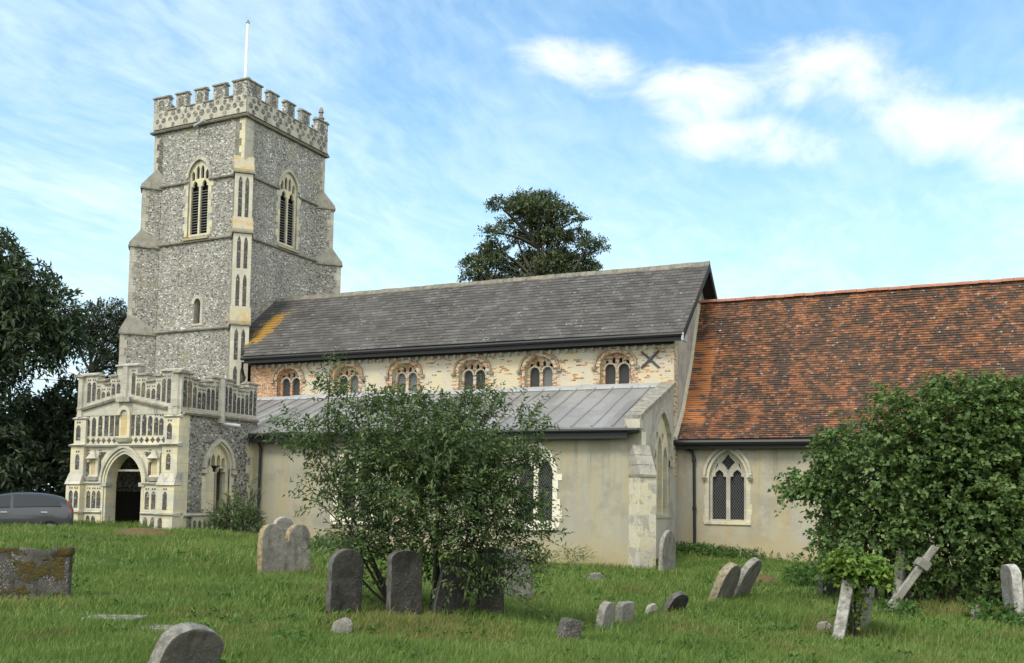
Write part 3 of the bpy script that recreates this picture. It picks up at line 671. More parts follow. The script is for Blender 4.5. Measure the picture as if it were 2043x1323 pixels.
# barge boards on the east verge
for s_ in (-1, 1):
    y0 = 37.7 + s_ * 4.0
    mb.hexa([(-8.66, y0, 7.90), (-8.60, y0, 7.90), (-8.60, 37.7 + s_ * .001, 11.22), (-8.66, 37.7 + s_ * .001, 11.22), (-8.66, y0, 8.13), (-8.60, y0, 8.13), (-8.60, 37.7 + s_ * .001, 11.49), (-8.66, 37.7 + s_ * .001, 11.49)], SOFFIT)
mb.build('roof_timber', NR)
mb = MB(); x = -29.5
while x < -8.65:
    x1 = min(x + .45, -8.6); dz_ = random.uniform(-.01, .01)
    mb.hexa([(x, 37.55, 11.38 + dz_), (x1 - .01, 37.55, 11.38 + dz_), (x1 - .01, 37.85, 11.38 + dz_), (x, 37.85, 11.38 + dz_), (x, 37.66, 11.58 + dz_), (x1 - .01, 37.66, 11.58 + dz_), (x1 - .01, 37.74, 11.58 + dz_), (x, 37.74, 11.58 + dz_)], STRING); x = x1
mb.build('ridge_tile', NR)
mb = MB(); mb.box(-28.1, -8.68, 33.72, 33.78, 7.84, 8.10, BLACK); mb.box(-28.1, -8.68, 33.78, Yn, 7.93, 7.97, SOFFIT)
mb.tube([(-28.2, 33.66, 8.04), (-8.66, 33.66, 8.06)], .075, BLACK, 8); mb.box(-8.69, -8.61, 33.62, 34.2, 7.83, 8.12, LEADP); mb.build('gutter', NR)
# clerestory windows
for i, c_ in enumerate(cl):
    fr = south(Yn); mb = MB()
    for k, (ro, ri, pr) in enumerate(((.74, .60, .055), (.84, .76, .085))):
        o_, i_ = arch(c_, ro, 7.0, 7.1, 7.6 + (ro - .6) * .95, 12, False), arch(c_, ri, 7.0, 7.1, 7.6 + (ri - .6) * .95, 12, False)
        if k == 1: o_, i_ = o_, i_
        n_ = len(o_)
        for j in range(n_ - 1):      # voussoirs one by one
            mb.prism([o_[j], o_[j + 1], i_[j + 1], i_[j]], fr, -.03, pr + random.uniform(-.012, .012), BRICKRED if k == 0 else HOOD)
    for sg in (-1, 1):
        mb.box(min(c_ + sg * .74, c_ + sg * .92), max(c_ + sg * .74, c_ + sg * .92), 6.98, 7.08, -.03, .1, COPING, lambda a, b, c: fr(a, b, c))
        z = 6.38; k = 0
        while z < 7.05:
            wq = .26 if k % 2 else .13; k += 1
            mb.box(min(c_ + sg * .60, c_ + sg * (.60 + wq)), max(c_ + sg * .60, c_ + sg * (.60 + wq)), z, z + .066, -.03, .012, BRICKRED, lambda a, b, c: fr(a, b, c)); z += .075
    win = mb.build('clerestory_window', CH)
    tr_ = MB(); lights = [arch(c_ + s_ * .265, .2, 6.42, 7.0, 7.2, 7) for s_ in (-1, 1)]
    small = [arch(c_ + o_, .062, 7.23 if abs(o_) < .25 else 7.2, 7.36 if abs(o_) < .25 else 7.27, 7.45 if abs(o_) < .25 else 7.34, 4) for o_ in (-.40, -.135, .135, .40)]
    tr_.prism(arch(c_, .605, 6.36, 7.1, 7.605), fr, -.32, -.2, BRICKRED, lights + small)
    for s_ in (-1, 1):
        tr_.prism(ring(arch(c_ + s_ * .265, .262, 6.95, 7.0, 7.26, 7, False), arch(c_ + s_ * .265, .2, 6.95, 7.0, 7.2, 7, False)), fr, -.22, -.17, CREAM)
        tr_.box(c_ + s_ * .40 - .03, c_ + s_ * .40 + .03, 7.2, 7.3, -.3, -.18, CREAM, lambda a, b, c: fr(a, b, c)) if False else None
    tr_.build('brick_tracery', win)
    for s_ in (-1, 1):
        gp_ = MB(); board = (i, s_) in ((1, 1), (2, -1), (2, 1), (4, 1))
        gp_.prism(arch(c_ + s_ * .265, .23, 6.38, 7.0, 7.22, 7), fr, -.36, -.30, BOARD if board else GLASS)
        gp_.build('window_board' if board else 'glass', win)
    gp_ = MB(); gp_.prism(arch(c_, .58, 7.24, 7.25, 7.58), fr, -.36, -.31, DARK); gp_.build('tracery_backing', win)
mb = MB(); fr = south(Yn)
for sg in (-1, 1):
    pts = [(-9.98 + sg * .0 + a * sg * .33, 7.28 + b * .30) for a, b in ((-1, -1), (1, 1))]
    (xa, za), (xb, zb) = pts; dxn, dzn = (zb - za), -(xb - xa); l_ = math.hypot(dxn, dzn); dxn, dzn = dxn / l_ * .035, dzn / l_ * .035
    mb.prism([(xa - dxn, za - dzn), (xb - dxn, zb - dzn), (xb + dxn, zb + dzn), (xa + dxn, za + dzn)], fr, -.01, .06 + .005 * sg, IRON)
mb.build('iron_wall_tie', CH)

# --- aisle
aw = MB()
fS = south(Ya)
A1 = (-12.85, .70); A2 = (-19.95, .70)
aisle_holes = [arch(c_, h_, 1.32, 3.0, 4.0) for c_, h_ in (A1, A2)]
aw.prism([(-27.9, -1), (XE, -1), (XE, 4.38), (-27.9, 4.38)], fS, -.5, 0, RENDER, aisle_holes, sidemat=WHITEWASH)
fE = east(XE); ew = arch(32.62, 1.1, 1.68, 3.75, 5.2)
aw.prism([(Ya + .002, -1), (Yc + .2, -1), (Yc + .2, 6.35), (34.15, 6.25), (29.95, 4.72), (29.95, 4.42), (Ya + .002, 4.38)], fE, -.45, -.002, RENDER_GREY, [ew], sidemat=PALE)
AISLE = aw.build('aisle_wall', CH)
mb = MB()
def slope_slab(mb, x0, x1, y0, z0, y1, z1, lo, hi, mat): mb.hexa([(x0, y0, z0 + lo), (x1, y0, z0 + lo), (x1, y1, z1 + lo), (x0, y1, z1 + lo), (x0, y0, z0 + hi), (x1, y0, z0 + hi), (x1, y1, z1 + hi), (x0, y1, z1 + hi)], mat)
k = 12
for j in range(k):
    f0, f1 = j / k, (j + 1) / k; dz0 = random.uniform(-.012, .012)
    slope_slab(mb, -9.58, -9.02, 29.9 + 4.28 * f0 + .004, 4.74 + 1.55 * f0 + dz0, 29.9 + 4.28 * f1, 4.74 + 1.55 * f1 + dz0, 0, .15, COPING)
mb.box(-9.56, -9.05, 29.9, 30.26, 4.46, 4.76, PALE)
mb.build('coping', AISLE)
# south-east diagonal buttress
d = Vector((1, -1, 0)).normalized(); fr = frame((XE, Ya, 0), (d.y * -1, d.x, 0), d)
mb = MB(); HW = .29; p = .46
mb.hexa([fr(-HW, -1, -.5), fr(HW, -1, -.5), fr(HW, -1, p), fr(-HW, -1, p), fr(-HW, 2.95, -.5), fr(HW, 2.95, -.5), fr(HW, 2.95, p), fr(-HW, 2.95, p)], PATCHY)
for j in range(3):
    z0, z1 = 2.98 + j * .32, 2.98 + (j + 1) * .32; p0, p1 = p + .02 - j * .17, p + .02 - (j + 1) * .17
    mb.hexa([fr(-HW - .01, z0, -.5), fr(HW + .01, z0, -.5), fr(HW + .01, z0, p0), fr(-HW - .01, z0, p0), fr(-HW - .01, z1, -.5), fr(HW + .01, z1, -.5), fr(HW + .01, z1, p1), fr(-HW - .01, z1, p1)], GREYST)
    mb.box(-HW - .015, HW + .015, z0 - .02, z0 + .01, -.4, p0 + .01, COPING, lambda a, b, c: fr(a, b, c))
mb.box(-HW - .02, HW + .02, 2.91, 2.98, -.4, p + .05, COPING, lambda a, b, c: fr(a, b, c))
mb.build('buttress', AISLE)
# aisle roof of lead with rolls
prof_a = ((29.82, 4.50), (34.2, 6.28))
mb = MB(); slope_slab(mb, -27.95, -9.5, 29.82, 4.50, 34.19, 6.27, -.06, .02, LEAD)
x = -9.95; r_ = random.Random(8)
while x > -27.9:
    o_ = r_.uniform(-.02, .02); pts = []
    for k in range(9):
        f = k / 8; pts.append((x + o_ * math.sin(k) , 29.82 + 4.36 * f, 4.50 + 1.77 * f + .03))
    mb.tube(pts, .042, LEAD, 6); x -= .70
r_ = random.Random(9); x = -9.95
while x > -27.9:
    for s_ in (r_.uniform(.25, .5), r_.uniform(.55, .9)):
        y0 = 29.82 + 4.37 * s_; z0 = 4.50 + 1.77 * s_
        mb.hexa([(x - .66, y0, z0 + .02), (x - .04, y0, z0 + .02), (x - .04, y0 + .12, z0 + .06), (x - .66, y0 + .12, z0 + .06), (x - .66, y0, z0 + .036), (x - .04, y0, z0 + .036), (x - .04, y0 + .12, z0 + .066), (x - .66, y0 + .12, z0 + .066)], LEAD)
    x -= .70
AR = mb.build('aisle_roof', CH)
mb = MB()
x = -28.0
while x < -9.7:
    x1 = min(x + 2.2, -9.6); h = random.uniform(.16, .22)
    mb.box(x, x1 - .01, Yn - .035, Yn + .01, 6.22, 6.22 + h, LEADP)
    mb.hexa([(x, 34.0, 6.235), (x1 - .01, 34.0, 6.235), (x1 - .01, 34.18, 6.31), (x, 34.18, 6.31), (x, 34.0, 6.25), (x1 - .01, 34.0, 6.25), (x1 - .01, 34.18, 6.325), (x, 34.18, 6.325)], LEADP)
    x = x1
mb.build('lead_flashing', AR)
mb = MB(); mb.box(-24.5, -9.45, 29.85, 29.93, 4.14, 4.43, BLACK); mb.box(-24.5, -9.2, 29.93, Ya, 4.33, 4.37, SOFFIT)  # black board under the lead edge stands in for the eaves shadow
mb.tube([(-24.5, 29.78, 4.42), (-9.05, 29.78, 4.40)], .06, BLACK, 8); mb.build('gutter', AR)
def pipe(pts, name='drainpipe'):
    mb = MB(); mb.tube(pts, .052, BLACK, 8); pts = [Vector(p) for p in pts]; a_, b_ = pts[-2], pts[-1]
    n = max(2, int((a_ - b_).length / 1.7))
    for k in range(n + 1):
        q_ = a_.lerp(b_, k / n * .96 + .02); mb.tube([q_ - Vector((0, 0, .06)), q_ + Vector((0, 0, .06))], .075, BLACK, 8)
    return mb.build(name, CH)
pipe([(-24.15, 29.85, 4.35), (-24.15, 29.95, 4.2), (-24.18, 30.14, 3.95), (-24.2, 30.14, .2)])
pipe([(-9.0, 34.45, 4.25), (-8.85, 34.5, 4.1), (-8.5, 34.58, 3.92), (-8.46, 34.6, 3.7), (-8.42, 34.6, .1)])
pipe([(-28.15, 33.7, 7.9), (-28.25, 33.8, 7.6), (-28.3, 34.0, 7.3), (-28.3, 34.05, 5.2)])
# aisle windows
def dressed(mb, fr, xc, hw, z0, zs, za, mat, seed, wid=.2, pr=.02):
    r_ = random.Random(seed)
    o_, i_ = arch(xc, hw + wid * .8, z0, zs, za + wid * .8, 7, False), arch(xc, hw, z0, zs, za, 7, False)
    for j in range(len(o_) - 1): mb.prism([o_[j], o_[j + 1], i_[j + 1], i_[j]], fr, -.05, pr + r_.uniform(-.006, .008), mat)
    for sg in (-1, 1):
        z = z0 - .1
        while z < zs - .02:
            h = min(r_.uniform(.22, .4), zs - z); wq = wid * r_.uniform(.45, 1.75)
            mb.box(min(xc + sg * hw, xc + sg * (hw + wq)), max(xc + sg * hw, xc + sg * (hw + wq)), z, z + h - .005, -.05, pr + r_.uniform(-.008, .008), mat, lambda a, b, c: fr(a, b, c)); z += h
    mb.hexa([fr(xc - hw - .14, z0 - .2, -.1), fr(xc + hw + .14, z0 - .2, -.1), fr(xc + hw + .14, z0 - .2, .08), fr(xc - hw - .14, z0 - .2, .08), fr(xc - hw - .14, z0 + .08, -.4), fr(xc + hw + .14, z0 + .08, -.4), fr(xc + hw + .14, z0 - .03, .08), fr(xc - hw - .14, z0 - .03, .08)], mat)
for i, (c_, h_) in enumerate((A1, A2)):
    mb = MB(); dressed(mb, fS, c_, h_, 1.32, 3.0, 4.0, WHITEWASH, i + 11); win = mb.build('aisle_window', CH)
    tr_ = MB(); tr_.prism(arch(c_, h_ + .01, 1.34, 3.0, 4.01), fS, -.34, -.2, WHITEWASH, [arch(c_ + s_ * .36, .285, 1.44, 2.95, 3.45) for s_ in (-1, 1)] + [[(c_, 3.32), (c_ + .17, 3.52), (c_, 3.8), (c_ - .17, 3.52)]]); tr_.build('tracery', win)
    gp_ = MB(); gp_.prism(arch(c_, h_, 1.34, 3.0, 3.98), fS, -.38, -.32, GLASS_BIG); gp_.build('glass', win)
mb = MB()
o_, i_ = arch(32.62, 1.24, 1.68, 3.55, 5.38, 12, False), arch(32.62, 1.1, 1.68, 3.75, 5.2, 12, False)
for j in range(len(o_) - 1): mb.prism([o_[j], o_[j + 1], i_[j + 1], i_[j]], fE, -.05, .09 + random.uniform(-.01, .01), PALE)
for sg in (-1, 1): mb.box(32.62 + sg * 1.2 - .1, 32.62 + sg * 1.2 + .1, 3.35, 3.58, -.05, .13, PALE, lambda a, b, c: fE(a, b, c))
win = mb.build('east_window', CH)
mb = MB(); mb.box(31.45, 33.8, 1.58, 1.70, -.3, .05, PALE, lambda a, b, c: fE(a, b, c)); mb.build('sill', win)
tr_ = MB(); lights = [arch(32.62 + k * .70, .27, 1.72, 3.55 + (0 if k else .2), 4.05 + (0 if k else .35)) for k in (-1, 0, 1)] + [circle(32.27, 4.35, .15), circle(32.97, 4.35, .15)]
tr_.prism(ew, fE, -.42, -.06, CREAM, lights); tr_.build('tracery', win)
gp_ = MB(); gp_.prism(ew, fE, -.5, -.40, BOARD); gp_.build('blocked_light', win)

# --- chancel
cw = MB(); fC = south(Yc); cx_ = -7.28
cop = arch(cx_, .66, 1.5, 3.0, 3.98)
cw.prism([(XE + .002, -1), (5, -1), (5, 4.3), (XE + .002, 4.3)], fC, -.5, 0, RENDER_CHANCEL, [cop], sidemat=CREAM)
cw.prism([(Yc + .002, -1), (41.1, -1), (41.1, 4.4), (37.9, 9.7), (36.5, 6.95), (35.3, 5.1), (Yc + .002, 4.4)], east(5), -.5, -.002, RENDER_CHANCEL)
cw.box(XE, 4.5, 40.7, 41.1, -1, 4.3, RENDER_CHANCEL)
CHW = cw.build('chancel_wall', CH)
cprof = [(34.3, 4.38), (35.3, 5.42), (36.5, 7.25), (37.9, 10.02)]
CRF = course_roof('chancel_roof', cprof, lambda y: XE + .01, lambda y: 5.3, .105, .028, TILE, CH, .011, .35)
mb = MB(); mb.hexa([(XE, 41.5, 4.4), (XE, 37.9, 9.98), (5.3, 37.9, 9.98), (5.3, 41.5, 4.4), (XE, 41.5, 4.5), (XE, 37.9, 10.06), (5.3, 37.9, 10.06), (5.3, 41.5, 4.5)], TILE); mb.build('north_slope', CRF)
mb = MB(); x = XE + .01
while x < 5.3:
    pts = []; r1 = .15; dz_ = .012 * math.sin(x * .35 + 1.3) + random.uniform(-.01, .01)
    pr_ = [(37.9 + r1 * math.cos(math.pi * k / 6), 9.98 + .13 * math.sin(math.pi * k / 6) + dz_) for k in range(7)]
    mb.prism(pr_, frame((x, 0, 0), (0, 1, 0), (1, 0, 0)), 0, .36, RIDGE); x += .37
mb.build('ridge_tile', CRF)
mb = MB()        # mortar fillet where tiles meet the nave gable
for (ya, za), (yb, zb) in zip(cprof, cprof[1:]):
    mb.hexa([(XE - .0, ya, za - .05), (XE + .12, ya, za - .05), (XE + .12, yb, zb - .05), (XE, yb, zb - .05), (XE - .0, ya - .08, za + .1), (XE + .06, ya - .05, za + .06), (XE + .06, yb - .05, zb + .06), (XE, yb - .08, zb + .1)], MORTAR)
mb.build('mortar_fillet', CRF)
mb = MB(); mb.box(XE + .05, 5.2, 34.36, 34.42, 4.02, 4.38, BLACK); mb.box(XE + .05, 5.2, 34.42, Yc, 4.25, 4.29, SOFFIT)  # tall black strip behind the gutter paints in the shaded gap below the tiles
mb.tube([(XE - .02, 34.26, 4.25), (5.3, 34.26, 4.23)], .10, BLACK, 8); mb.build('gutter', CRF)
mb = MB(); o_, i_ = arch(cx_, .86, 3.05, 3.1, 4.2, 10, False), arch(cx_, .76, 3.05, 3.1, 4.09, 10, False)
for j in range(len(o_) - 1): mb.prism([o_[j], o_[j + 1], i_[j + 1], i_[j]], fC, -.04, .1, PALE)
for sg in (-1, 1): mb.tube([fC(cx_ + sg * .8, 3.0, .02), fC(cx_ + sg * .8, 3.0, .12), fC(cx_ + sg * .8, 2.98, .15)], .085, PALE, 8)
o_, i_ = arch(cx_, .76, 3.0, 3.0, 4.08, 10, False), arch(cx_, .66, 3.0, 3.0, 3.98, 10, False)
for j in range(len(o_) - 1): mb.prism([o_[j], o_[j + 1], i_[j + 1], i_[j]], fC, -.04, .03, CREAM)
r_ = random.Random(21)
for sg in (-1, 1):
    z = 1.42
    while z < 2.95:
        h = min(r_.uniform(.25, .4), 3.0 - z); wq = r_.uniform(.14, .22)
        mb.box(min(cx_ + sg * .66, cx_ + sg * (.66 + wq)), max(cx_ + sg * .66, cx_ + sg * (.66 + wq)), z, z + h - .004, -.04, .015 + r_.uniform(-.004, .004), CREAM, lambda a, b, c: fC(a, b, c)); z += h
mb.hexa([fC(cx_ - .82, 1.36, -.1), fC(cx_ + .82, 1.36, -.1), fC(cx_ + .82, 1.36, .05), fC(cx_ - .82, 1.36, .05), fC(cx_ - .82, 1.56, -.35), fC(cx_ + .82, 1.56, -.35), fC(cx_ + .82, 1.46, .05), fC(cx_ - .82, 1.46, .05)], CREAM)
win = mb.build('chancel_window', CH)
tr_ = MB(); qf = []
for k in range(4):
    for a_ in (-.5, 0, .5):
        t_ = math.pi / 2 * k + math.pi / 2 + a_; rr = .235 if a_ == 0 else .165
        qf.append((cx_ + rr * 1.0 * math.cos(t_), 3.56 + rr * 1.25 * math.sin(t_)))
lights = [trefoil(cx_ + s_ * .315, .245, 1.53, 2.92, 3.3) for s_ in (-1, 1)] + [qf] + [[(cx_ + s_ * .36, 3.46), (cx_ + s_ * .47, 3.28), (cx_ + s_ * .43, 3.42), (cx_ + s_ * .37, 3.55)][::s_] for s_ in (-1, 1)]
tr_.prism(arch(cx_, .665, 1.5, 3.0, 3.985), fC, -.26, -.12, PALE, lights); tr_.build('tracery', win)
gp_ = MB(); gp_.prism(arch(cx_, .655, 1.5, 3.0, 3.96), fC, -.32, -.245, GLASS_BIG); gp_.build('glass', win)

# --- porch
PY, PX0, PX1, pxc = 26.3, -29.55, -24.6, -27.13
fP = south(PY); fPE = east(PX1)
po = MB()
door = arch(pxc, .84, -1, 2.5, 3.55)
gz = lambda x: 5.62 - .45 * abs(x + 27.35) / 2.2
po.prism([(PX0, -1), (pxc - .84, -1), (pxc - .84, 2.5)] + [p_ for p_ in reversed(arch(pxc, .84, 0, 2.5, 3.55, 9, False))][1:-1] + [(pxc + .84, 2.5), (pxc + .84, -1), (PX1, -1), (PX1, 5.0), (PX0, 5.0)], fP, -.45, 0, CREAM)
pw = arch(28.3, .62, 1.45, 3.1, 4.0)
po.prism([(PY + .002, -1), (Ya + .2, -1), (Ya + .2, 5.0), (PY + .002, 5.0)], fPE, -.45, -.002, FLINT_PORCH, [pw], sidemat=CREAM)
pwW = arch(28.3, .62, 1.45, 3.1, 4.0)
po.prism([(PY + .002, -1), (Ya + .2, -1), (Ya + .2, 5.0), (PY + .002, 5.0)], frame((PX0, 0, 0), (0, 1, 0), (-1, 0, 0)), -.45, -.002, FLINT_PORCH)
po.box(PX0 + .05, PX1 - .05, PY + .1, Ya, 4.7, 5.05, LEAD); po.box(PX0 + .3, PX1 - .3, PY + .2, Ya, .6, 1.0, WOOD); po.box(PX0 + .46, PX0 + .5, PY + .5, Ya - .05, 1.0, 2.2, WOOD)
PORCH = bpy.data.objects.new('porch_wall', bpy.data.meshes.new('porch_wall')); C.objects.link(PORCH); PORCH.parent = CH; PORCH.location = -CH.location
mb = MB(); mb.prism(arch(-27.2, .8, 1.0, 2.4, 3.2), fP, -3.92, -3.86, WOOD); mb.box(-27.9, -26.4, PY + .5, PY + .53, 1.3, 2.55, DARK) if False else None
mb.build('inner_door', CH)
mb = MB(); mb.box(pxc - .84, pxc + .84, 2.93, 3.0, -.42, -.36, PALE, lambda a, b, c: fP(a, b, c))
mb.build('door_bar', CH)
# doorway mouldings
mb = MB()
for k, (hw, za, pr) in enumerate(((1.12, 3.88, .12), (1.0, 3.75, .07), (.92, 3.65, .03))):
    hi_ = (1.02, .93, .845)[k]; zi_ = (3.77, 3.66, 3.555)[k]
    o_, i_ = arch(pxc, hw, .8 if k else 2.3, 2.5, za, 14, k > 0), arch(pxc, hi_, .8 if k else 2.3, 2.5, zi_, 14, k > 0)
    if k:
        L_ = [o_[0]] + o_[-1:1:-1] + [o_[1]]; I_ = [i_[0]] + i_[-1:1:-1] + [i_[1]]
    else: L_, I_ = o_, i_
    for j in range(len(L_) - 1): mb.prism([L_[j], L_[j + 1], I_[j + 1], I_[j]], fP, -.3, pr, PALE if k == 0 else CREAM)
for sg in (-1, 1): mb.box(pxc + sg * .92 - .14, pxc + sg * .92 + .14, 2.38, 2.52, -.2, .1, PALE, lambda a, b, c: fP(a, b, c))
mb.build('doorway_arch', CH)
def moulding(mb, fr, a0, a1, z, h, pr, mat=PALE):
    mb.hexa([fr(a0, z - h, -.05), fr(a1, z - h, -.05), fr(a1, z - h, pr * .7), fr(a0, z - h, pr * .7), fr(a0, z + h * 1.4, -.02), fr(a1, z + h * 1.4, -.02), fr(a1, z, pr), fr(a0, z, pr)], mat)
mb = MB()
for a0, a1 in ((PX0, pxc - .98), (pxc + .98, PX1)):
    mb.box(a0, a1, -.8, 1.42, -.1, .10, CREAM, lambda a, b, c: fP(a, b, c)); moulding(mb, fP, a0 - .03, a1 + .0, 1.44, .06, .17)
    mb.box(a0, a1, 1.5, 2.46, -.1, .06, CREAM, lambda a, b, c: fP(a, b, c)); moulding(mb, fP, a0 - .02, a1 + .0, 2.50, .06, .14)
moulding(mb, fP, PX0 - .06, PX1 + .06, 3.86, .06, .15)
# stepped corner buttresses
for a0, a1 in ((PX0 - .1, PX0 + .55), (PX1 - .66, PX1 + .05)):
    mb.box(a0 - .05, a1 + .04, -.8, 1.40, -.2, .34, CREAM, lambda a, b, c: fP(a, b, c)); moulding(mb, fP, a0 - .09, a1 + .08, 1.43, .06, .42)
    mb.box(a0 - .03, a1 + .02, 1.47, 2.42, -.2, .28, CREAM, lambda a, b, c: fP(a, b, c))
    mb.hexa([fP(a0 - .06, 2.44, -.1), fP(a1 + .05, 2.44, -.1), fP(a1 + .05, 2.44, .34), fP(a0 - .06, 2.44, .34), fP(a0 - .02, 2.86, -.1), fP(a1 + .02, 2.86, -.1), fP(a1 + .02, 2.86, .16), fP(a0 - .02, 2.86, .16)], PALE)
    mb.box(a0, a1, 2.86, 3.82, -.2, .16, CREAM, lambda a, b, c: fP(a, b, c)); moulding(mb, fP, a0 - .05, a1 + .05, 3.87, .06, .27)
    mb.box(a0 + .06, a1 - .02, 3.92, 4.82, -.2, .10, CREAM, lambda a, b, c: fP(a, b, c)); moulding(mb, fP, a0 + .0, a1 + .03, 4.86, .05, .16)
    xm = (a0 + a1) / 2 + (.1 if a0 > -27 else -.06)
    mb.tube([fP(xm, 4.9, .0), fP(xm, 6.42, .0)], .14, PALE, 8); mb.tube([fP(xm, 5.2, .0), fP(xm, 5.28, .0)], .16, PALE, 8)
mb.build('buttress', PORCH)
# parapet over the front: stepped battlements above a low gable string
mb = MB()
steps = [(PX0, -28.62, 6.44), (-28.62, -28.22, 6.2), (-28.22, -27.98, 6.08), (-27.98, -27.66, 6.36), (-27.66, -26.66, 6.72), (-26.66, -26.22, 6.36), (-26.22, -25.84, 6.12), (-25.84, -25.55, 6.3), (-25.55, PX1, 6.46)]
poly = [(PX0, 4.95), (PX1, 4.95)]
for a0, a1, z in reversed(steps): poly += [(a1, z), (a0, z)]
mb.prism(poly, fP, -.32, .02, PALE)
for a0, a1, z in steps:
    e = .04; mb.hexa([fP(a0 - e, z, -.36), fP(a1 + e, z, -.36), fP(a1 + e, z, .09), fP(a0 - e, z, .09), fP(a0 - e + .02, z + .13, -.15), fP(a1 + e - .02, z + .13, -.15), fP(a1 + e, z + .05, .09), fP(a0 - e, z + .05, .09)], COPING if a1 - a0 < .5 else PALE)
for a0, a1 in ((-29.5, -27.35), (-27.35, -25.2)):
    mb.hexa([fP(a0, gz(a0) - .08, -.05), fP(a1, gz(a1) - .08, -.05), fP(a1, gz(a1) - .08, .1), fP(a0, gz(a0) - .08, .1), fP(a0, gz(a0) + .08, -.05), fP(a1, gz(a1) + .08, -.05), fP(a1, gz(a1), .13), fP(a0, gz(a0), .13)], COPING)
mb.tube([fP(-27.2, 5.6, .0), fP(-27.2, 6.70, .0)], .14, PALE, 8)
mb.box(-27.52, -26.88, 5.42, 5.6, -.05, .18, PALE, lambda a, b, c: fP(a, b, c))
# east side parapet
est = [(26.16, 26.8, 6.38), (26.8, 27.12, 6.2), (27.12, 27.46, 6.03), (27.46, 27.78, 6.2), (27.78, 28.95, 6.38), (28.95, 29.25, 6.2), (29.25, 29.52, 6.05), (29.52, 29.8, 6.2), (29.8, 30.35, 6.38)]
for fr in (fPE, frame((PX0, 0, 0), (0, 1, 0), (-1, 0, 0))):
    poly = [(PY + .34, 5.0), (30.35, 5.0)]
    for a0, a1, z in reversed(est): poly += [(a1, z), (max(a0, PY + .34), z)]
    mb.prism(poly, fr, -.32, .02, PALE)
    for a0, a1, z in est[0:]:
        e = .04; mb.hexa([fr(a0 - e, z, -.36), fr(a1 + e, z, -.36), fr(a1 + e, z, .09), fr(a0 - e, z, .09), fr(a0 - e + .02, z + .12, -.15), fr(a1 + e - .02, z + .12, -.15), fr(a1 + e, z + .05, .09), fr(a0 - e, z + .05, .09)], COPING)
    moulding(mb, fr, PY + .05, 30.35, 5.0, .07, .16, COPING)
mb.tube([fPE(28.3, 4.75, .03), fPE(28.3, 6.38, .0)], .16, PALE, 8)
PP = mb.build('parapet', PORCH)
mb = MB(); mb.tube([fPE(28.35, 4.72, -.2), fPE(28.35, 4.72, .3), fPE(28.55, 4.66, .75)], .065, LEADP, 8); mb.build('rainwater_spout', CH)
# flushwork
mb = po
def panel(fr, xc, w_, z0, z1, pr, tr=True):
    mb.prism(arch(xc, w_ / 2, z0, z1 - w_ * .75, z1, 5), fr, pr - .03, pr + .007, FLINT_DARK)
    if tr:
        for s_ in (-1, 1): mb.prism(circle(xc + s_ * w_ * .27, z1 + w_ * .42, w_ * .2, 6), fr, pr - .03, pr + .007, FLINT_DARK)
for xc in (-29.02, -28.72, -28.4, -28.1, -27.83, -27.58, -26.84, -26.57, -26.28, -26.0, -25.72, -25.48):
    top = 4.82 + max(0, (gz(xc) - 5.25)) * .9; panel(fP, xc, .20, 4.2, top, .0)
    pass
for xc, pr in ((-29.42, .28), (-29.16, .28), (-28.78, .06), (-28.52, .06), (-28.28, .06), (-25.96, .06), (-25.66, .06), (-25.4, .06), (-24.93, .28)): panel(fP, xc, .19, 1.58, 2.22, pr)
for xc, pr in ((-29.4, .34), (-28.72, .1), (-28.46, .1), (-25.96, .1), (-25.62, .1), (-25.05, .34)): panel(fP, xc, .2, .95, 1.32, pr, False)
panel(fP, -29.3, .2, 2.98, 3.55, .16)
def top_at(tab, q_): return next((z for a0, a1, z in tab if a0 <= q_ <= a1), 6.)
q_ = PX0 + .30
while q_ < PX1 - .2:
    zt = min(top_at(steps, q_ - .09), top_at(steps, q_ + .09)); zb = gz(q_) + .17
    if abs(q_ + 27.2) > .22 and abs(q_ - PX0 - .33) > .1 and abs(q_ - PX1 + .36) > .1 and zt - zb > .35: panel(fP, q_, .17, zb, zt - .24, .02)
    q_ += .24
q_ = 26.45
while q_ < 30.25:
    zt = min(top_at(est, q_ - .09), top_at(est, q_ + .09))
    if abs(q_ - 28.3) > .2: panel(fPE, q_, .17, 5.2, zt - .22, .02)
    q_ += .235
for xc in (-28.93, -28.35, -25.95, -25.4): panel(fP, xc, .14, 2.72, 3.62, .0)
for k in range(15):
    xc = -28.98 + k * .26
    if abs(xc + 27.2) > .3:
        mb.prism(quatrefoil(xc, 4.04, .1), fP, -.03, .009, FLINT_DARK)
for xc in (-28.2, -26.1): mb.prism([(xc - .16, 3.62), (xc + .16, 3.62), (xc + (.1 if xc > -27 else -.1), 3.3)], fP, -.03, .008, FLINT_DARK)
for xc in (-29.38, -25.0): panel(fP, xc, .22, 4.05, 4.62, .10)
panel(fP, -24.95, .2, 2.98, 3.55, .16)
mb.box(27.0, Ya, -.5, 1.36, -.1, .06, CREAM, lambda a, b, c: fPE(a, b, c)); moulding(mb, fPE, 26.5, Ya, 1.4, .05, .12)
for k in range(12): panel(fPE, 27.1 + k * .26, .13, .78, 1.22, .06, False)
quoins(mb, fPE, Ya, .8, 4.3, .3, -1, CREAM, 31); quoins(mb, fPE, PY + .02, 1.5, 4.9, .3, 1, CREAM, 32); po.build_into(PORCH)
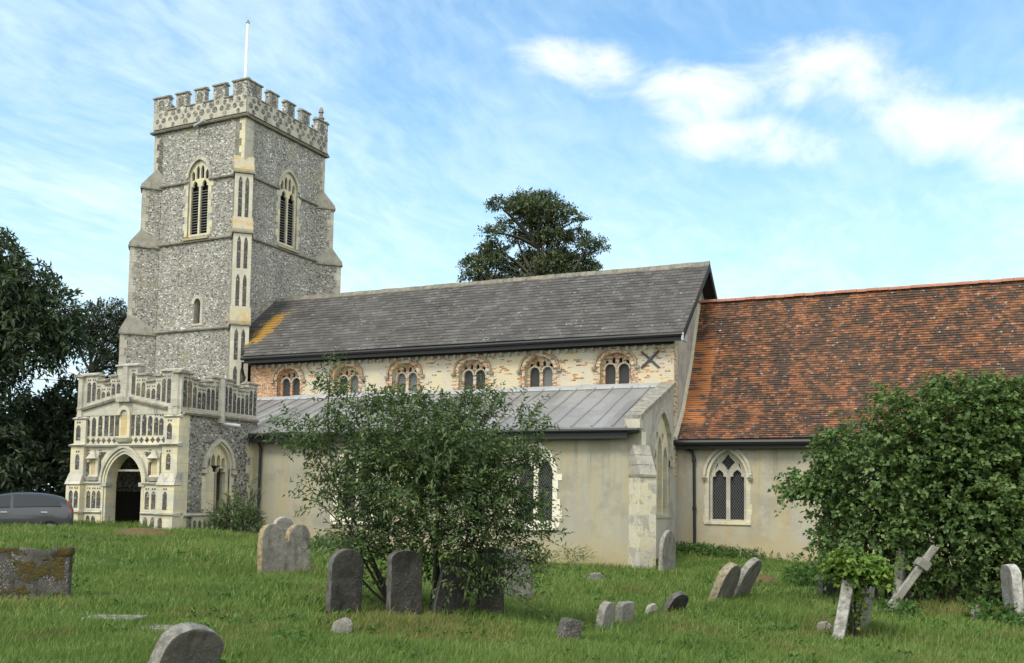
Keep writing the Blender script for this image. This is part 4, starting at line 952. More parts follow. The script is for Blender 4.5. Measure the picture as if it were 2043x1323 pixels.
# niches
def niche(fr, xc, hw, z0, zs, za, dep, hood):
    mb = MB(); mb.prism(ring(arch(xc, hw + .12, z0 - .1, zs, za + .16, 6), arch(xc, hw, z0, zs, za, 6)), fr, -.02, .09, CREAM)
    mb.prism(arch(xc, hw, z0, zs, za, 6), fr, -.02, .012, stone_niche)
    mb.hexa([fr(xc - hw - .16, z0 - .22, -.02), fr(xc + hw + .16, z0 - .22, -.02), fr(xc + hw + .06, z0 - .22, .12), fr(xc - hw - .06, z0 - .22, .12), fr(xc - hw - .16, z0 - .08, -.02), fr(xc + hw + .16, z0 - .08, -.02), fr(xc + hw + .16, z0 - .08, .18), fr(xc - hw - .16, z0 - .08, .18)], PALE)
    if hood:
        mb.hexa([fr(xc - hw - .1, za - .04, -.02), fr(xc + hw + .1, za - .04, -.02), fr(xc + hw + .1, za - .04, .2), fr(xc - hw - .1, za - .04, .2), fr(xc - .03, za + .28, -.02), fr(xc + .03, za + .28, -.02), fr(xc + .03, za + .24, .08), fr(xc - .03, za + .24, .08)], PALE)
    mb.build('niche', PORCH)
stone_niche = stone_mat('ochre_niche_stone', (.52, .40, .20), (.46, .38, .24), (.2, .17, .1), .3)
niche(fP, -27.2, .19, 4.2, 4.95, 5.14, .2, False); niche(fP, -28.62, .15, 2.8, 3.25, 3.42, .2, True); niche(fP, -25.68, .15, 2.8, 3.25, 3.42, .2, True)
# porch east window
mb = MB(); dressed(mb, fPE, 28.3, .62, 1.45, 3.1, 4.0, CREAM, 41, .16, .03)
o_, i_ = arch(28.3, .82, 3.0, 3.1, 4.2, 10, False), arch(28.3, .70, 3.0, 3.1, 4.08, 10, False)
for j in range(len(o_) - 1): mb.prism([o_[j], o_[j + 1], i_[j + 1], i_[j]], fPE, -.03, .12, PALE)
for sg in (-1, 1): mb.box(28.3 + sg * .76 - .1, 28.3 + sg * .76 + .1, 2.9, 3.04, -.03, .14, PALE, lambda a, b, c: fPE(a, b, c))
win = mb.build('porch_window', CH)
tr_ = MB(); tr_.prism(arch(28.3, .625, 1.45, 3.1, 4.005), fPE, -.28, -.12, CREAM, [trefoil(28.3 + s_ * .30, .235, 1.5, 2.85, 3.2) for s_ in (-1, 1)] + [arch(28.3 + o_, .1, 3.12 if abs(o_) > .2 else 3.2, 3.4, 3.62 if abs(o_) < .2 else 3.5, 5) for o_ in (-.4, -.14, .14, .4)]); tr_.build('tracery', win)

# ------------------------------------------------------------------ gravestones
def outline(kind, w_, h):
    a = w_ / 2
    if kind == 'round': return [(-a, -.35), (a, -.35)] + [(a * math.cos(math.pi * k / 14), h - a * .85 + a * .85 * math.sin(math.pi * k / 14)) for k in range(15)]
    if kind == 'gable': return [(-a, -.35), (a, -.35), (a, h - a * .62), (a * .86, h - a * .42), (a * .5, h - a * .16), (a * .2, h - .02), (0, h), (-a * .2, h - .02), (-a * .5, h - a * .16), (-a * .86, h - a * .42), (-a, h - a * .62)]
    if kind == 'brow': return [(-a, -.35), (a, -.35)] + [(a * math.copysign(abs(math.cos(math.pi * k / 16)) ** .9, math.cos(math.pi * k / 16)), h - a * .72 + a * .72 * math.sin(math.pi * k / 16)) for k in range(17)]
    if kind == 'segment': return [(-a, -.35), (a, -.35)] + [(a * math.cos(math.pi * k / 12), h - a * .42 + a * .42 * math.sin(math.pi * k / 12)) for k in range(13)]
    if kind == 'shoulder':
        s_ = a * .68; return [(-a, -.35), (a, -.35), (a, h - s_ * 1.15), (a * .95, h - s_ * 1.0), (s_, h - s_ * .92)] + [(s_ * math.cos(math.pi * k / 12), h - s_ * .85 + s_ * .85 * math.sin(math.pi * k / 12)) for k in range(13)] + [(-s_, h - s_ * .92), (-a * .95, h - s_ * 1.0), (-a, h - s_ * 1.15)]
    if kind == 'gothic': return [(-a, -.35), (a, -.35)] + [(x, z) for x, z in arch(0, a, 0, h - a * 1.25, h, 7)[2:]]
    if kind == 'double':
        r = a * .46; out = [(-a, -.35), (a, -.35), (a, h - r * 1.3)]
        for cx in (a - r, -a + r): out += [(cx + r * math.cos(math.pi * k / 9), h - r * 1.3 + r * 1.3 * math.sin(math.pi * k / 9) ** .8) for k in range(10)]
        return out + [(-a, h - r * 1.3)]
    if kind == 'pilaster':
        p = a * .30; out = [(-a, -.35), (a, -.35), (a, h - .02), (a - .01, h), (a - p + .01, h), (a - p, h - .02), (a - p, h - .10)]
        for k in range(11):
            t_ = math.pi * k / 10; out.append(((a - p) * math.cos(t_), h - .13 + .14 * math.sin(t_)))
        return out + [(-a + p, h - .10), (-a + p, h - .02), (-a + p - .01, h), (-a + .01, h), (-a, h - .02)]
    if kind == 'trefoil':
        r = a * .5; out = [(-a * .8, -.35), (a * .8, -.35), (a * .8, h - a * 1.5)]
        for cx, cz, t0, t1 in ((a * .55, h - a * 1.1, -.5, 1.1), (0, h - a * .5, 0., math.pi), (-a * .55, h - a * 1.1, 2.0, 3.6)):
            out += [(cx + r * math.cos(t0 + (t1 - t0) * k / 6), cz + r * math.sin(t0 + (t1 - t0) * k / 6)) for k in range(7)]
        return out + [(-a * .8, h - a * 1.5)]
    if kind == 'rough':
        r_ = random.Random(int(w_ * 1000 + h * 777)); n = 9
        return [(-a, -.2), (a, -.2)] + [(a * math.cos(math.pi * k / n) * r_.uniform(.8, 1.05), max(.02, h * (.35 + .65 * math.sin(math.pi * k / n)) * r_.uniform(.85, 1.05))) for k in range(n + 1)]
    return [(-a, -.35), (a, -.35), (a, h - .04), (a - .04, h), (-a + .04, h), (-a, h - .04)]
def gravestone(label, x, y, w_, h, t_, yaw, tilt, side, kind, mat, cat='headstone', name='headstone', group=None, dz=0., edge=None):
    mb = MB(); fr = lambda a, b, c=0.: Vector((a, -c, b))
    mb.prism(outline(kind, w_, h), fr, -t_ / 2, t_ / 2, mat, sidemat=edge)
    if kind == 'pilaster':
        a = w_ / 2; p = a * .3
        for sg in (-1, 1):
            mb.box(min(sg * a, sg * (a - p)) - .012, max(sg * a, sg * (a - p)) + .012, -.35, h - .10, -t_ / 2 - .03, t_ / 2 + .05, mat, lambda q, b, c: fr(q, b, c))
            mb.box(min(sg * a, sg * (a - p)) - .03, max(sg * a, sg * (a - p)) + .03, h - .09, h + .012, -t_ / 2 - .05, t_ / 2 + .075, mat, lambda q, b, c: fr(q, b, c))
    o = mb.build(name, None, weld=True, smooth=True)
    o.location = (x, y, ground(x, y) + dz); o.rotation_euler = (rad(tilt), rad(side), rad(yaw))
    rm = o.modifiers.new('mass', 'REMESH'); rm.mode = 'VOXEL'; rm.voxel_size = max(.011, min(.02, w_ / 40)); rm.use_smooth_shade = True
    sm_ = o.modifiers.new('soft', 'SMOOTH'); sm_.iterations = 3; sm_.factor = .5
    tx = bpy.data.textures.get('worn') or bpy.data.textures.new('worn', 'CLOUDS'); tx.noise_scale = .11; tx.noise_depth = 3
    dm = o.modifiers.new('worn', 'DISPLACE'); dm.texture = tx; dm.strength = .02; dm.texture_coords = 'GLOBAL'; dm.mid_level = .5
    return tag(o, label, cat, group)
G = gravestone; GG = 'worn headstones standing in the churchyard grass'
G('large round topped headstone leaning over at the near edge of the grass', -6.08, 6.52, .58, .58, .15, 78, 20, 12, 'brow', GR_DARKER, group=GG, dz=-.06)
G('wide low tombstone with corner posts and thick brown moss', -12.2, 9.85, 1.5, .72, .16, 40, -2, 0, 'pilaster', GR_MOSS, cat='tombstone', name='tombstone', group=GG)
G('double humped headstone with orange lichen down its left edge', -12.3, 16.2, 1.2, 1.02, .16, 74, -3, 1, 'double', GR_DOUBLE, group=GG)
G('white lichened headstone just behind the double humped stone', -13.05, 17.1, .7, 1.12, .13, 74, 2, -2, 'shoulder', GR_PALE, group=GG)
G('small stone with a three lobed top near the aisle wall', -18.9, 27.2, .55, .62, .10, 50, 0, 2, 'trefoil', GR_GREY, group=GG)
G('dark round headed headstone at the left foot of the big bush', -7.28, 10.85, .46, .84, .13, 62, 2, 1, 'round', GR_DARK_SHADED, group=GG)
G('broad dark headstone half hidden under the big bush', -6.66, 11.35, .48, .85, .12, 62, 0, 0, 'segment', GR_DARK_SHADED, group=GG)
G('slanting dark slab leaning among the stems of the big bush', -6.36, 11.95, .42, .74, .09, 60, 3, 12, 'square', GR_DARK_SHADED, group=GG)
G('tall narrow grey stone behind the stems of the big bush', -6.05, 12.7, .45, .95, .10, 60, 0, 0, 'segment', GR_DARK_SHADED, group=GG)
G('grey headstone with lichen under the right side of the big bush', -7.2, 16.0, .9, .95, .14, 55, -4, -6, 'round', GR_GREY, group=GG)
G('pale lump of broken stone in front of the dark round headstone', -6.55, 9.75, .24, .17, .16, 20, 0, 0, 'rough', GR_PALE, cat='stone', name='broken_stone', group=GG)
G('squat mossy footstone right of the big bush', -4.27, 11.2, .28, .25, .14, 60, 6, 8, 'segment', GR_MOSS, cat='footstone', name='footstone', group=GG)
G('thin upright footstone, left of a close pair in mid lawn', -4.41, 12.9, .34, .44, .11, 84, 9, 0, 'round', GR_GREY, cat='footstone', name='footstone', group=GG)
G('blocky upright footstone, right of a close pair in mid lawn', -4.68, 14.65, .34, .40, .13, 72, 7, 0, 'square', GR_GREY, cat='footstone', name='footstone', group=GG)
G('tiny broken footstone beside the dark leaning footstone', -4.82, 16.6, .22, .22, .10, 60, 8, 14, 'rough', GR_PALE, cat='footstone', name='footstone', group=GG)
G('dark rounded footstone leaning to the right', -4.62, 17.3, .42, .40, .11, 66, 30, 10, 'round', GR_DARK_SHADED, cat='footstone', name='footstone', group=GG)
G('leaning headstone with ochre top edge, front of a leaning pair', -4.25, 19.5, .86, .80, .17, 80, 22, 0, 'round', GR_OCHRE, group=GG)
G('leaning headstone with pale top edge, rear of a leaning pair', -4.1, 20.5, .8, .92, .15, 80, 27, 0, 'round', GR_GREY, group=GG)
G('tall narrow pale headstone close to the corner of the aisle', -8.05, 29.5, .95, 1.26, .15, 80, 2, 0, 'gothic', GR_GREY, group=GG)
G('low half buried stone in the grass before the aisle', -8.2, 23.4, .42, .24, .2, 20, 0, 0, 'rough', GR_GREY, cat='stone', name='broken_stone', group=GG)
G('pale slab leaning against the ivy clump', -1.56, 15.25, .62, .92, .17, 92, 10, 0, 'square', GR_WHITE, group=GG)
G('pale slab standing behind the ivy clump', -1.36, 16.2, .60, .86, .15, 84, 10, 0, 'square', GR_GREY, group=GG)
G('tall grey slab in the shade beside the leaning cross', -1.02, 20.7, .6, 1.1, .17, 86, 5, 0, 'square', GR_GREY, group=GG)
G('dark headstone in deep shade under the lilac bush', -2.45, 22.6, .85, .95, .12, 62, 0, 0, 'segment', GR_DARK_SHADED, group=GG)
G('white round topped headstone seen edge on at the right',   .93, 18.95, .44, .98, .17, 112, -4, 0, 'round', GR_WHITE, group=GG)
G('stub of stone sticking up beside the white round topped headstone', .33, 18.9, .12, .26, .09, 30, 0, 0, 'square', GR_PALE, cat='stone', name='broken_stone', group=GG)
G('pale broken stone in the grass left of the ivy clump', -1.82, 15.8, .26, .18, .16, 0, 0, 0, 'rough', GR_PALE, cat='stone', name='broken_stone', group=GG)
G('pale headstone at the left edge in front of the parked car', -26.2, 19.95, .7, 1.15, .12, 60, 0, 0, 'round', GR_PALE, group=GG)
G('grey headstone at the far right edge beside the white headstone', 1.22, 20.8, .6, .62, .12, 86, 0, 3, 'round', GR_GREY, group=GG)
def slab(label, x, y, lx, ly, yaw):
    mb = MB(); mb.box(-lx / 2, lx / 2, -ly / 2, ly / 2, -.1, .035, GR_GREY); o = mb.build('ledger_slab', None, bevel=.02)
    o.location = (x, y, ground(x, y) + .0); o.rotation_euler = (rad(2), rad(-2), rad(yaw)); tag(o, label, 'grave slab', 'flat slabs sunk in the grass')
slab('flat pale slab sunk in long grass right of the mossy tombstone', -9.35, 9.0, .75, .3, 10)
slab('flat pale slab sunk in grass beside the large leaning headstone', -8.4, 8.75, .5, .28, 14)
# leaning cross
X0 = empty('grave_cross', (-1.14, 19.3, ground(-1.14, 19.3))); tag(X0, 'pale stone cross leaning far over to the right before the lilac', 'cross', GG)
mb = MB(); mb.hexa([(-.075, -.07, -.3), (.075, -.07, -.3), (.075, .07, -.3), (-.075, .07, -.3), (-.06, -.055, 1.5), (.06, -.055, 1.5), (.06, .055, 1.5), (-.06, .055, 1.5)], GR_PALE)
o = mb.build('shaft', X0, bevel=.02); o.location = (0, 0, 0)
mb = MB(); mb.box(-.11, .11, -.13, .13, 1.02, 1.19, GR_GREY); o = mb.build('cross_arm', X0, bevel=.02); o.location = (0, 0, 0)
X0.rotation_euler = (rad(3), rad(34), rad(50 - 24)); 
X0.rotation_euler = (rad(0), rad(36), rad(20))
for lb, x, y, r1, h in (('hump of dry brown turf in front of the porch', -22.3, 22.5, 1.2, .22), ('small hump of brown turf right of the leaning pair of headstones', -4.6, 26.1, .6, .20)):
    n = 14; vs = [(0, 0, h)]
    for k in range(1, 4):
        for j in range(n): a_ = 2 * math.pi * j / n; rr = r1 * k / 3 * random.uniform(.85, 1.1); vs.append((rr * math.cos(a_), rr * .6 * math.sin(a_), h * (1 - (k / 3) ** 2) * random.uniform(.8, 1.1) - (.1 if k == 3 else 0)))
    tr_ = [(0, 1 + j, 1 + (j + 1) % n) for j in range(n)]; qd = [(1 + k * n + j, 1 + (k + 1) * n + j, 1 + (k + 1) * n + (j + 1) % n, 1 + k * n + (j + 1) % n) for k in range(2) for j in range(n)]
    o = np_mesh('turf_mound', vs, np.array(qd), np.array(tr_), SOIL, None, None, True); o.location = (x, y, ground(x, y)); o.rotation_euler = (0, 0, rad(24)); tag(o, lb, 'mound')

# ------------------------------------------------------------------ leaves, bushes, trees
def unit(v): return v / np.maximum(np.linalg.norm(v, axis=-1, keepdims=True), 1e-6)
def leaf_cloud(name, P, D, N, L, W, mat, parent, wide=.42, fold=.25, rndv=None):
    """P base points, D axis, N leaf normals, L/W sizes: one folded pointed leaf each"""
    n = len(P); D = unit(D); S = unit(np.cross(D, N)); N = unit(np.cross(S, D))
    L = L[:, None]; W = W[:, None]
    tip = P + D * L - N * L * .12; mid = P + D * L * wide
    a = mid + S * W * .5 + N * W * fold; b = mid - S * W * .5 + N * W * fold
    V = np.stack([P, a, tip, b], 1).reshape(-1, 3); i = np.arange(n)[:, None] * 4
    T = np.concatenate([i + np.array([[0, 1, 2]]), i + np.array([[0, 2, 3]])])
    r_ = rng.random(n) if rndv is None else rndv
    return np_mesh(name, V, None, T, mat, parent, np.repeat(r_, 4))
def rdir(n):
    v = rng.normal(size=(n, 3)); return unit(v)
def crown_points(clumps, n, shell=.55):
    """clumps: (x,y,z, rx,ry,rz, weight)"""
    cl_ = np.array(clumps, float); wt = cl_[:, 6] * (cl_[:, 3] * cl_[:, 4] * cl_[:, 5]) ** .72; k = rng.choice(len(cl_), n, p=wt / wt.sum())
    d = rdir(n); r = rng.random(n) ** shell
    c = cl_[k]; return c[:, :3] + d * r[:, None] * c[:, 3:6], d, k
def sprigs(P, D, nl, ln, L, W, droop=.3, spread=.9):
    """leaves set along short shoots: returns arrays for leaf_cloud, plus shoot ends"""
    n = len(P); D = unit(D); t = (np.arange(nl) + .6) / nl
    side = np.where(np.arange(nl) % 2 == 0, 1., -1.)
    U = unit(np.cross(D, rdir(n)))
    ln = ln[:, None, None]; tt = t[None, :, None]
    base = P[:, None, :] + D[:, None, :] * ln * tt + np.array([0, 0, -1.]) * (droop * ln * tt ** 2)
    dirs = D[:, None, :] * .55 + U[:, None, :] * (side[None, :, None] * spread) + rng.normal(size=(n, nl, 3)) * .28 + np.array([0, 0, -droop * .6])
    nr = np.array([0, 0, 1.]) + rng.normal(size=(n, nl, 3)) * .55
    s_ = rng.uniform(.7, 1.15, (n, nl))
    end = P + D * ln[:, 0] + np.array([0, 0, -1.]) * droop * ln[:, 0]
    return base.reshape(-1, 3), dirs.reshape(-1, 3), nr.reshape(-1, 3), (L * s_).ravel(), (W * s_).ravel(), end
def limb_path(a, b, bend, n=6):
    a, b = Vector(a), Vector(b); L_ = (b - a).length; o_ = Vector((random.uniform(-1, 1), random.uniform(-1, 1), random.uniform(-.3, 1))) * bend * L_
    return [a.lerp(b, k / (n - 1)) + o_ * math.sin(math.pi * k / (n - 1)) for k in range(n)]
def bush(name, label, cat, base, clumps, nsprig, nl, ln, L, W, mat, stems, stem_r, barkmat, up=.35, droop=.3, tw=True, group=None, stem_spread=.35, shell=.5, inner=0, fol='foliage', stem_name='stem'):
    z0 = ground(base[0], base[1]); root = empty(name, (base[0], base[1], z0)); tag(root, label, cat, group)
    cl_ = [(base[0] + c[0], base[1] + c[1], z0 + c[2]) + tuple(c[3:]) for c in clumps]
    P, d, k = crown_points(cl_, nsprig, shell)
    axis = np.array([base[0], base[1], z0 + .6]); out = unit(P - axis)
    D = out * .7 + d * .45 + np.array([0, 0, up]) + rng.normal(size=(nsprig, 3)) * .35
    l_ = rng.uniform(*ln, nsprig) * np.where(rng.random(nsprig) < .06, 1.8, 1.)
    bp, bd, bn, bl, bw, end = sprigs(P, D, nl, l_, L, W, droop)
    shade = np.repeat(rng.random(nsprig) * .5, nl) + rng.random(len(bp)) * .5
    leaf_cloud(fol, bp, bd, bn, bl, bw, mat, root, rndv=shade)
    mb = MB()
    for j in range(stems):
        c = random.choice(cl_); a_ = random.uniform(0, 2 * math.pi); r_ = random.uniform(0, stem_spread); fl_ = .78 if stem_spread > 1 else .35
        st = (base[0] + (c[0] - base[0]) * fl_ + .25 * r_ * math.cos(a_), base[1] + (c[1] - base[1]) * fl_ + .25 * r_ * math.sin(a_), z0 - .1)
        e_ = (c[0] + random.uniform(-.5, .5) * c[3], c[1] + random.uniform(-.5, .5) * c[4], c[2] + random.uniform(-.2, .6) * c[5])
        mb.tube(limb_path(st, e_, .1), stem_r * random.uniform(.6, 1.2), barkmat, 6, stem_r * .18)
    if tw:
        for j in range(0, nsprig, 3 if nsprig > 900 else 1): mb.tube([P[j], (P[j] + end[j]) / 2 + np.array([0, 0, .02]), end[j]], .006, barkmat, 3, .002, False)
    mb.build(stem_name, root)
    return root
VX = Vector((math.cos(rad(24.3)), math.sin(rad(24.3)), 0))      # across the view, VY away: only used to lay out bushes roughly face-on
def lay(u, d, z): return (VX.x * u - VX.y * d, VX.y * u + VX.x * d, z)
def CLP(u, d, z, ru, rd, rz, wt=1.): return lay(u, d, z) + (ru * .95, rd, rz, wt)
# big straggly bush in the middle
BB = (-6.55, 12.0)
def pxl(L, cx, by, k, dep=.8, dmin=.25): return [CLP((x - cx) * k, random.uniform(-.12, .12), (by - y) * k, rx * k, max(dmin, rx * k * dep), ry * k, w_) for x, y, rx, ry, w_ in L]
bush('straggly_bush', 'big straggly dark green bush standing among dark headstones in front of the aisle', 'bush', BB,
     [CLP(-1.2, -.55, .86, .27, .25, .13, .8), CLP(-.9, -.3, .8, .3, .25, .2, .7)] + pxl([(870, 1000, 165, 115, 1.35), (860, 905, 180, 75, 1.2), (725, 1000, 75, 85, 1.1), (1000, 1000, 85, 95, 1.1), (640, 885, 95, 36, .8), (562, 868, 48, 22, .6), (585, 915, 35, 25, .45), (660, 965, 55, 45, .8), (705, 845, 65, 42, .9), (655, 795, 28, 45, .7), (645, 748, 10, 22, .6), (790, 820, 65, 33, .9), (850, 792, 22, 18, .6), (900, 835, 85, 36, .9),
      (985, 815, 38, 30, .8), (1050, 850, 50, 26, .7), (1045, 920, 50, 48, .8), (1060, 1055, 38, 48, .8), (1035, 1105, 44, 38, .8), (940, 1095, 75, 48, 1.), (780, 1095, 60, 38, .9), (695, 1082, 38, 24, .7), (850, 1115, 60, 40, .9), (620, 1015, 24, 26, .5), (900, 960, 110, 80, 1.), (722, 1118, 48, 34, .7), (800, 1150, 50, 34, .5), (870, 1160, 110, 40, .5), (980, 1160, 85, 40, .6), (1040, 1145, 40, 35, .5)], 870, 1235, .00672),
     3700, 9, (.16, .42), .088, .034, LEAF_ELDER, 12, .030, BARKD, .35, .3, True, stem_spread=.42, shell=.42)
# the lilac on the right
LB = (.75, 21.8)
bush('lilac_bush', 'very large broad leaved green bush spreading in front of the chancel wall', 'bush', LB,
     pxl([(1700, 930, 100, 105, 1.2), (1800, 870, 115, 95, 1.2), (1900, 860, 130, 105, 1.2), (2010, 860, 140, 110, 1.1), (1580, 958, 48, 24, 2.2), (1640, 905, 55, 60, 1.), (1735, 800, 42, 26, .8), (1880, 775, 85, 32, 1.), (2000, 790, 110, 45, 1.), (1640, 1040, 55, 60, .9), (1720, 1050, 85, 70, 1.1), (1850, 1020, 150, 110, 1.2), (2000, 1020, 150, 125, 1.1),
      (2140, 950, 150, 190, 1.), (1790, 1110, 60, 38, .8), (1950, 1120, 150, 60, .9), (1618, 1100, 24, 36, .6), (1900, 950, 180, 100, 1.)], 1930, 1180, .0105, .75, .4),
     8200, 7, (.18, .42), .112, .088, LEAF_LILAC, 40, .04, BARKD, .2, .5, False, stem_spread=1.7, shell=.36)
# shrub against the porch
bush('porch_shrub', 'dark bushy shrub with loose upright shoots against the porch corner', 'shrub', (-22.9, 27.3),
     [CLP(0, 0, .65, .85, .55, .55, 1.2), CLP(.45, 0, .5, .5, .5, .5, 1.), CLP(-.5, 0, .5, .45, .4, .4, 1.), CLP(.55, 0, 1.5, .3, .25, .55, .45), CLP(.0, 0, 1.2, .3, .25, .35, .5)],
     620, 8, (.15, .38), .085, .05, LEAF_ELDER, 10, .02, BARK, .7, .15, True, stem_spread=.3, shell=.4)
# ivy
def ivy(base, label, clumps, n):
    return bush('ivy_plant', label, 'ivy', base, clumps, n, 6, (.08, .2), .075, .07, LEAF_IVY, 9, .022, BARKD, .2, .5, False, stem_spread=.1, shell=.35)
ivy((-1.40, 15.2), 'mop headed clump of bright ivy growing over leaning slabs', [CLP(.06, -.05, 1.0, .40, .38, .2, 1.4), CLP(-.02, 0, 1.12, .28, .28, .12, 1.), CLP(.36, -.05, .90, .2, .22, .12, .9), CLP(.04, .05, .55, .11, .11, .35, .7), CLP(.05, .05, .2, .1, .1, .2, .3)], 600)
def weed(base, label, clumps, n, L=.09): return bush('wild_plant', label, 'plant', base, clumps, n, 6, (.12, .3), L, L * .6, LEAF_WEED, 4, .008, TWIG, .8, .2, False, stem_spread=.15, group='rank weeds in the churchyard')
weed((-3.4, 25.6), 'leafy weed clump at the left foot of the lilac bush', [CLP(0, 0, .28, .5, .35, .25)], 140)
weed((-.92, 18.8), 'small leafy plant at the foot of the leaning cross', [CLP(0, 0, .12, .26, .2, .12)], 50)
weed((.55, 18.8), 'leafy weeds left of the white round topped headstone', [CLP(0, 0, .16, .38, .25, .15)], 70)
weed((.98, 18.5), 'little plant at the foot of the white round topped headstone', [CLP(0, 0, .1, .2, .18, .1)], 30)
weed((-13.6, 29.5), 'tall thin weeds against the aisle wall right of the big bush', [CLP(0, 0, .4, .35, .2, .35)], 60, .06)
weed((-11.2, 29.6), 'low flowering weeds against the aisle wall beside the buttress', [CLP(0, 0, .35, .75, .25, .3)], 130, .05)
# tree trunk covered by ivy at the left of the lilac
bush('ivy_tree', 'dark ivy wrapped trunk at the left end of the lilac bush', 'tree', (-2.55, 23.6), [CLP(0, 0, .6, .2, .2, .6), CLP(.05, 0, 1.5, .35, .35, .6), CLP(.1, 0, 2.2, .5, .5, .5)], 420, 6, (.1, .25), .09, .08, LEAF_TREE, 5, .10, BARKD, .3, .4, False, stem_spread=.1, stem_name='trunk')
# trees
def tree(name, label, base, clumps, nsprig, nl, ln, L, W, mat, trunk_r, top, droop, up, limbs=14, tscale=1., group='trees around the church', shell=.45):
    z0 = ground(*base); root = empty(name, (base[0], base[1], z0)); tag(root, label, 'tree', group)
    cl_ = [(base[0] + c[0], base[1] + c[1], c[2]) + tuple(c[3:]) for c in clumps]
    P, d, k = crown_points(cl_, nsprig, shell); ctr = np.array([(c[0], c[1], c[2]) for c in cl_])[k]
    D = unit(P - ctr) * .8 + np.array([0, 0, up]) + rng.normal(size=(nsprig, 3)) * .45
    bp, bd, bn, bl, bw, end = sprigs(P, D, nl, rng.uniform(*ln, nsprig), L, W, droop)
    leaf_cloud('crown', bp, bd, bn, bl, bw, mat, root, rndv=np.clip(np.repeat(rng.random(nsprig) * .6, nl) + rng.random(len(bp)) * .4, 0, 1))
    mb = MB(); tp = limb_path((base[0], base[1], z0 - .3), (base[0] + random.uniform(-.4, .4), base[1], top), .03, 9); mb.tube(tp, trunk_r, BARK, 9, trunk_r * .15)
    for c in cl_:
        for q_ in range(max(1, limbs // len(cl_))):
            h = min(max(c[2] - random.uniform(.5, 3.), z0 + 1.5), top * .92); f = min(1, max(0, (h - z0) / (top - z0))); st = tp[min(8, int(f * 8))]
            mb.tube(limb_path(st, (c[0] + random.uniform(-.6, .6) * c[3], c[1] + random.uniform(-.6, .6) * c[4], c[2] + random.uniform(-.3, .5) * c[5]), .08), trunk_r * .3, BARK, 5, trunk_r * .05)
    mb.build('trunk', root); return root
def TC_(u, z, ru, rz, d=0., rd=None, wt=1.):        # clump: across-view offset, height, radii (metres)
    return CLP(u, d, z, ru, rd or ru * .85, rz, wt)
tree('conifer_tree', 'tall layered conifer rising behind the nave roof', (-28.2, 66.2),
     [TC_((x - 850) * .00726, 2.2 + (990 - 340 - y / 5.088) * .0369, rx * .00726, ry * .0075, random.uniform(-1.5, 1.5), rx * .0068, w_) for x, y, rx, ry, w_ in ((760, 230, 210, 95, 1), (950, 250, 150, 85, 1), (480, 340, 120, 42, .9), (1100, 380, 125, 60, 1), (800, 370, 230, 70, 1), (1235, 470, 95, 32, .9), (560, 440, 110, 36, .9), (900, 490, 220, 50, 1), (400, 635, 110, 34, .9), (700, 600, 130, 50, .9),
      (1000, 640, 210, 60, 1), (1285, 640, 105, 42, .9), (430, 760, 145, 75, 1), (1490, 750, 85, 50, .9), (850, 810, 190, 75, 1), (1100, 770, 140, 60, 1), (1350, 760, 95, 50, 1), (380, 900, 180, 95, 1), (200, 985, 105, 70, 1), (700, 950, 190, 65, 1), (1000, 930, 190, 80, 1), (1290, 900, 180, 80, 1), (1480, 940, 55, 50, .9), (400, 1080, 200, 55, 1), (1100, 1040, 230, 55, 1), (150, 1085, 65, 36, .9), (1440, 1000, 45, 28, .9), (700, 1300, 450, 150, .8), (1000, 1700, 450, 250, .5))],
     5600, 8, (.3, .7), .26, .12, LEAF_CONIFER, .5, 23.5, .12, .35, 60, shell=.40)
tree('walnut_tree', 'large dark drooping broadleaf tree at the left beyond the car', (-45.2, 33.5),
     [TC_(-1., 14.2, 3.2, 1.9), TC_(1.4, 12.6, 2.6, 1.6), TC_(3.6, 11.4, 1.9, 1.2), TC_(-.5, 11.4, 3.2, 2.2), TC_(2.2, 9.8, 2.6, 1.4), TC_(4.4, 10.0, 1.1, .8), TC_(-1.5, 8.6, 3., 2.2), TC_(1.2, 7.6, 1.8, .9, 0, None, .6), TC_(-4., 12., 3., 3.5), TC_(-4.5, 7, 3, 3), TC_(-2., 4.6, 3.4, 2.8), TC_(1.0, 3.6, 2.6, 2.4)],
     6800, 9, (.5, 1.0), .40, .14, LEAF_TREE, .45, 14., .55, .0, 40, shell=.42)
tree('pine_tree', 'dark pine with flat clouded foliage behind the tower base', (-51.5, 46.5),
     [TC_(1.0, 13.4, 2.4, 1.1), TC_(3.1, 12.6, 2.2, 1.2), TC_(-.6, 12.6, 1.6, .8), TC_(4.6, 12.0, 1.5, 1.0), TC_(1.2, 11.5, 2.6, .8, 0, None, .7), TC_(2.9, 10.3, 2.4, 1.1), TC_(.0, 9.4, 1.5, .5, 0, None, .5), TC_(4.4, 9.6, 1.6, 1.), TC_(2.2, 6.6, 2.6, 1.2, 0, None, .8), TC_(.5, 8.0, 1.4, .4, 0, None, .5)],
     2600, 9, (.35, .7), .26, .09, LEAF_PINE, .35, 13., .1, .35, 36)
tree('yew_tree', 'low dark dense tree filling the gap left of the porch', (-43.5, 38.5),
     [TC_(.4, 6.6, 2.2, 1.5), TC_(2.0, 5.6, 2.2, 1.8), TC_(-1.6, 5.4, 2.4, 2.0), TC_(.8, 3.4, 3.2, 2.2), TC_(-3.5, 4.2, 2.4, 2.6), TC_(3.6, 3.6, 2.0, 2.2), TC_(-6.5, 4, 3, 3)],
     4600, 8, (.35, .8), .34, .16, LEAF_TREE, .4, 7., .3, .2, 24)
mb = MB(); pa, pb_ = Vector((-47, 26, 7.7)), Vector((-38.5, 40.5, 8.0))
pts = [pa.lerp(pb_, k / 16) - Vector((0, 0, .12 * math.sin(math.pi * k / 16))) for k in range(17)]
mb.tube(pts, .018, BLACK, 5); tag(mb.build('overhead_cable'), 'thin overhead cable crossing the dark trees at the left', 'cable')

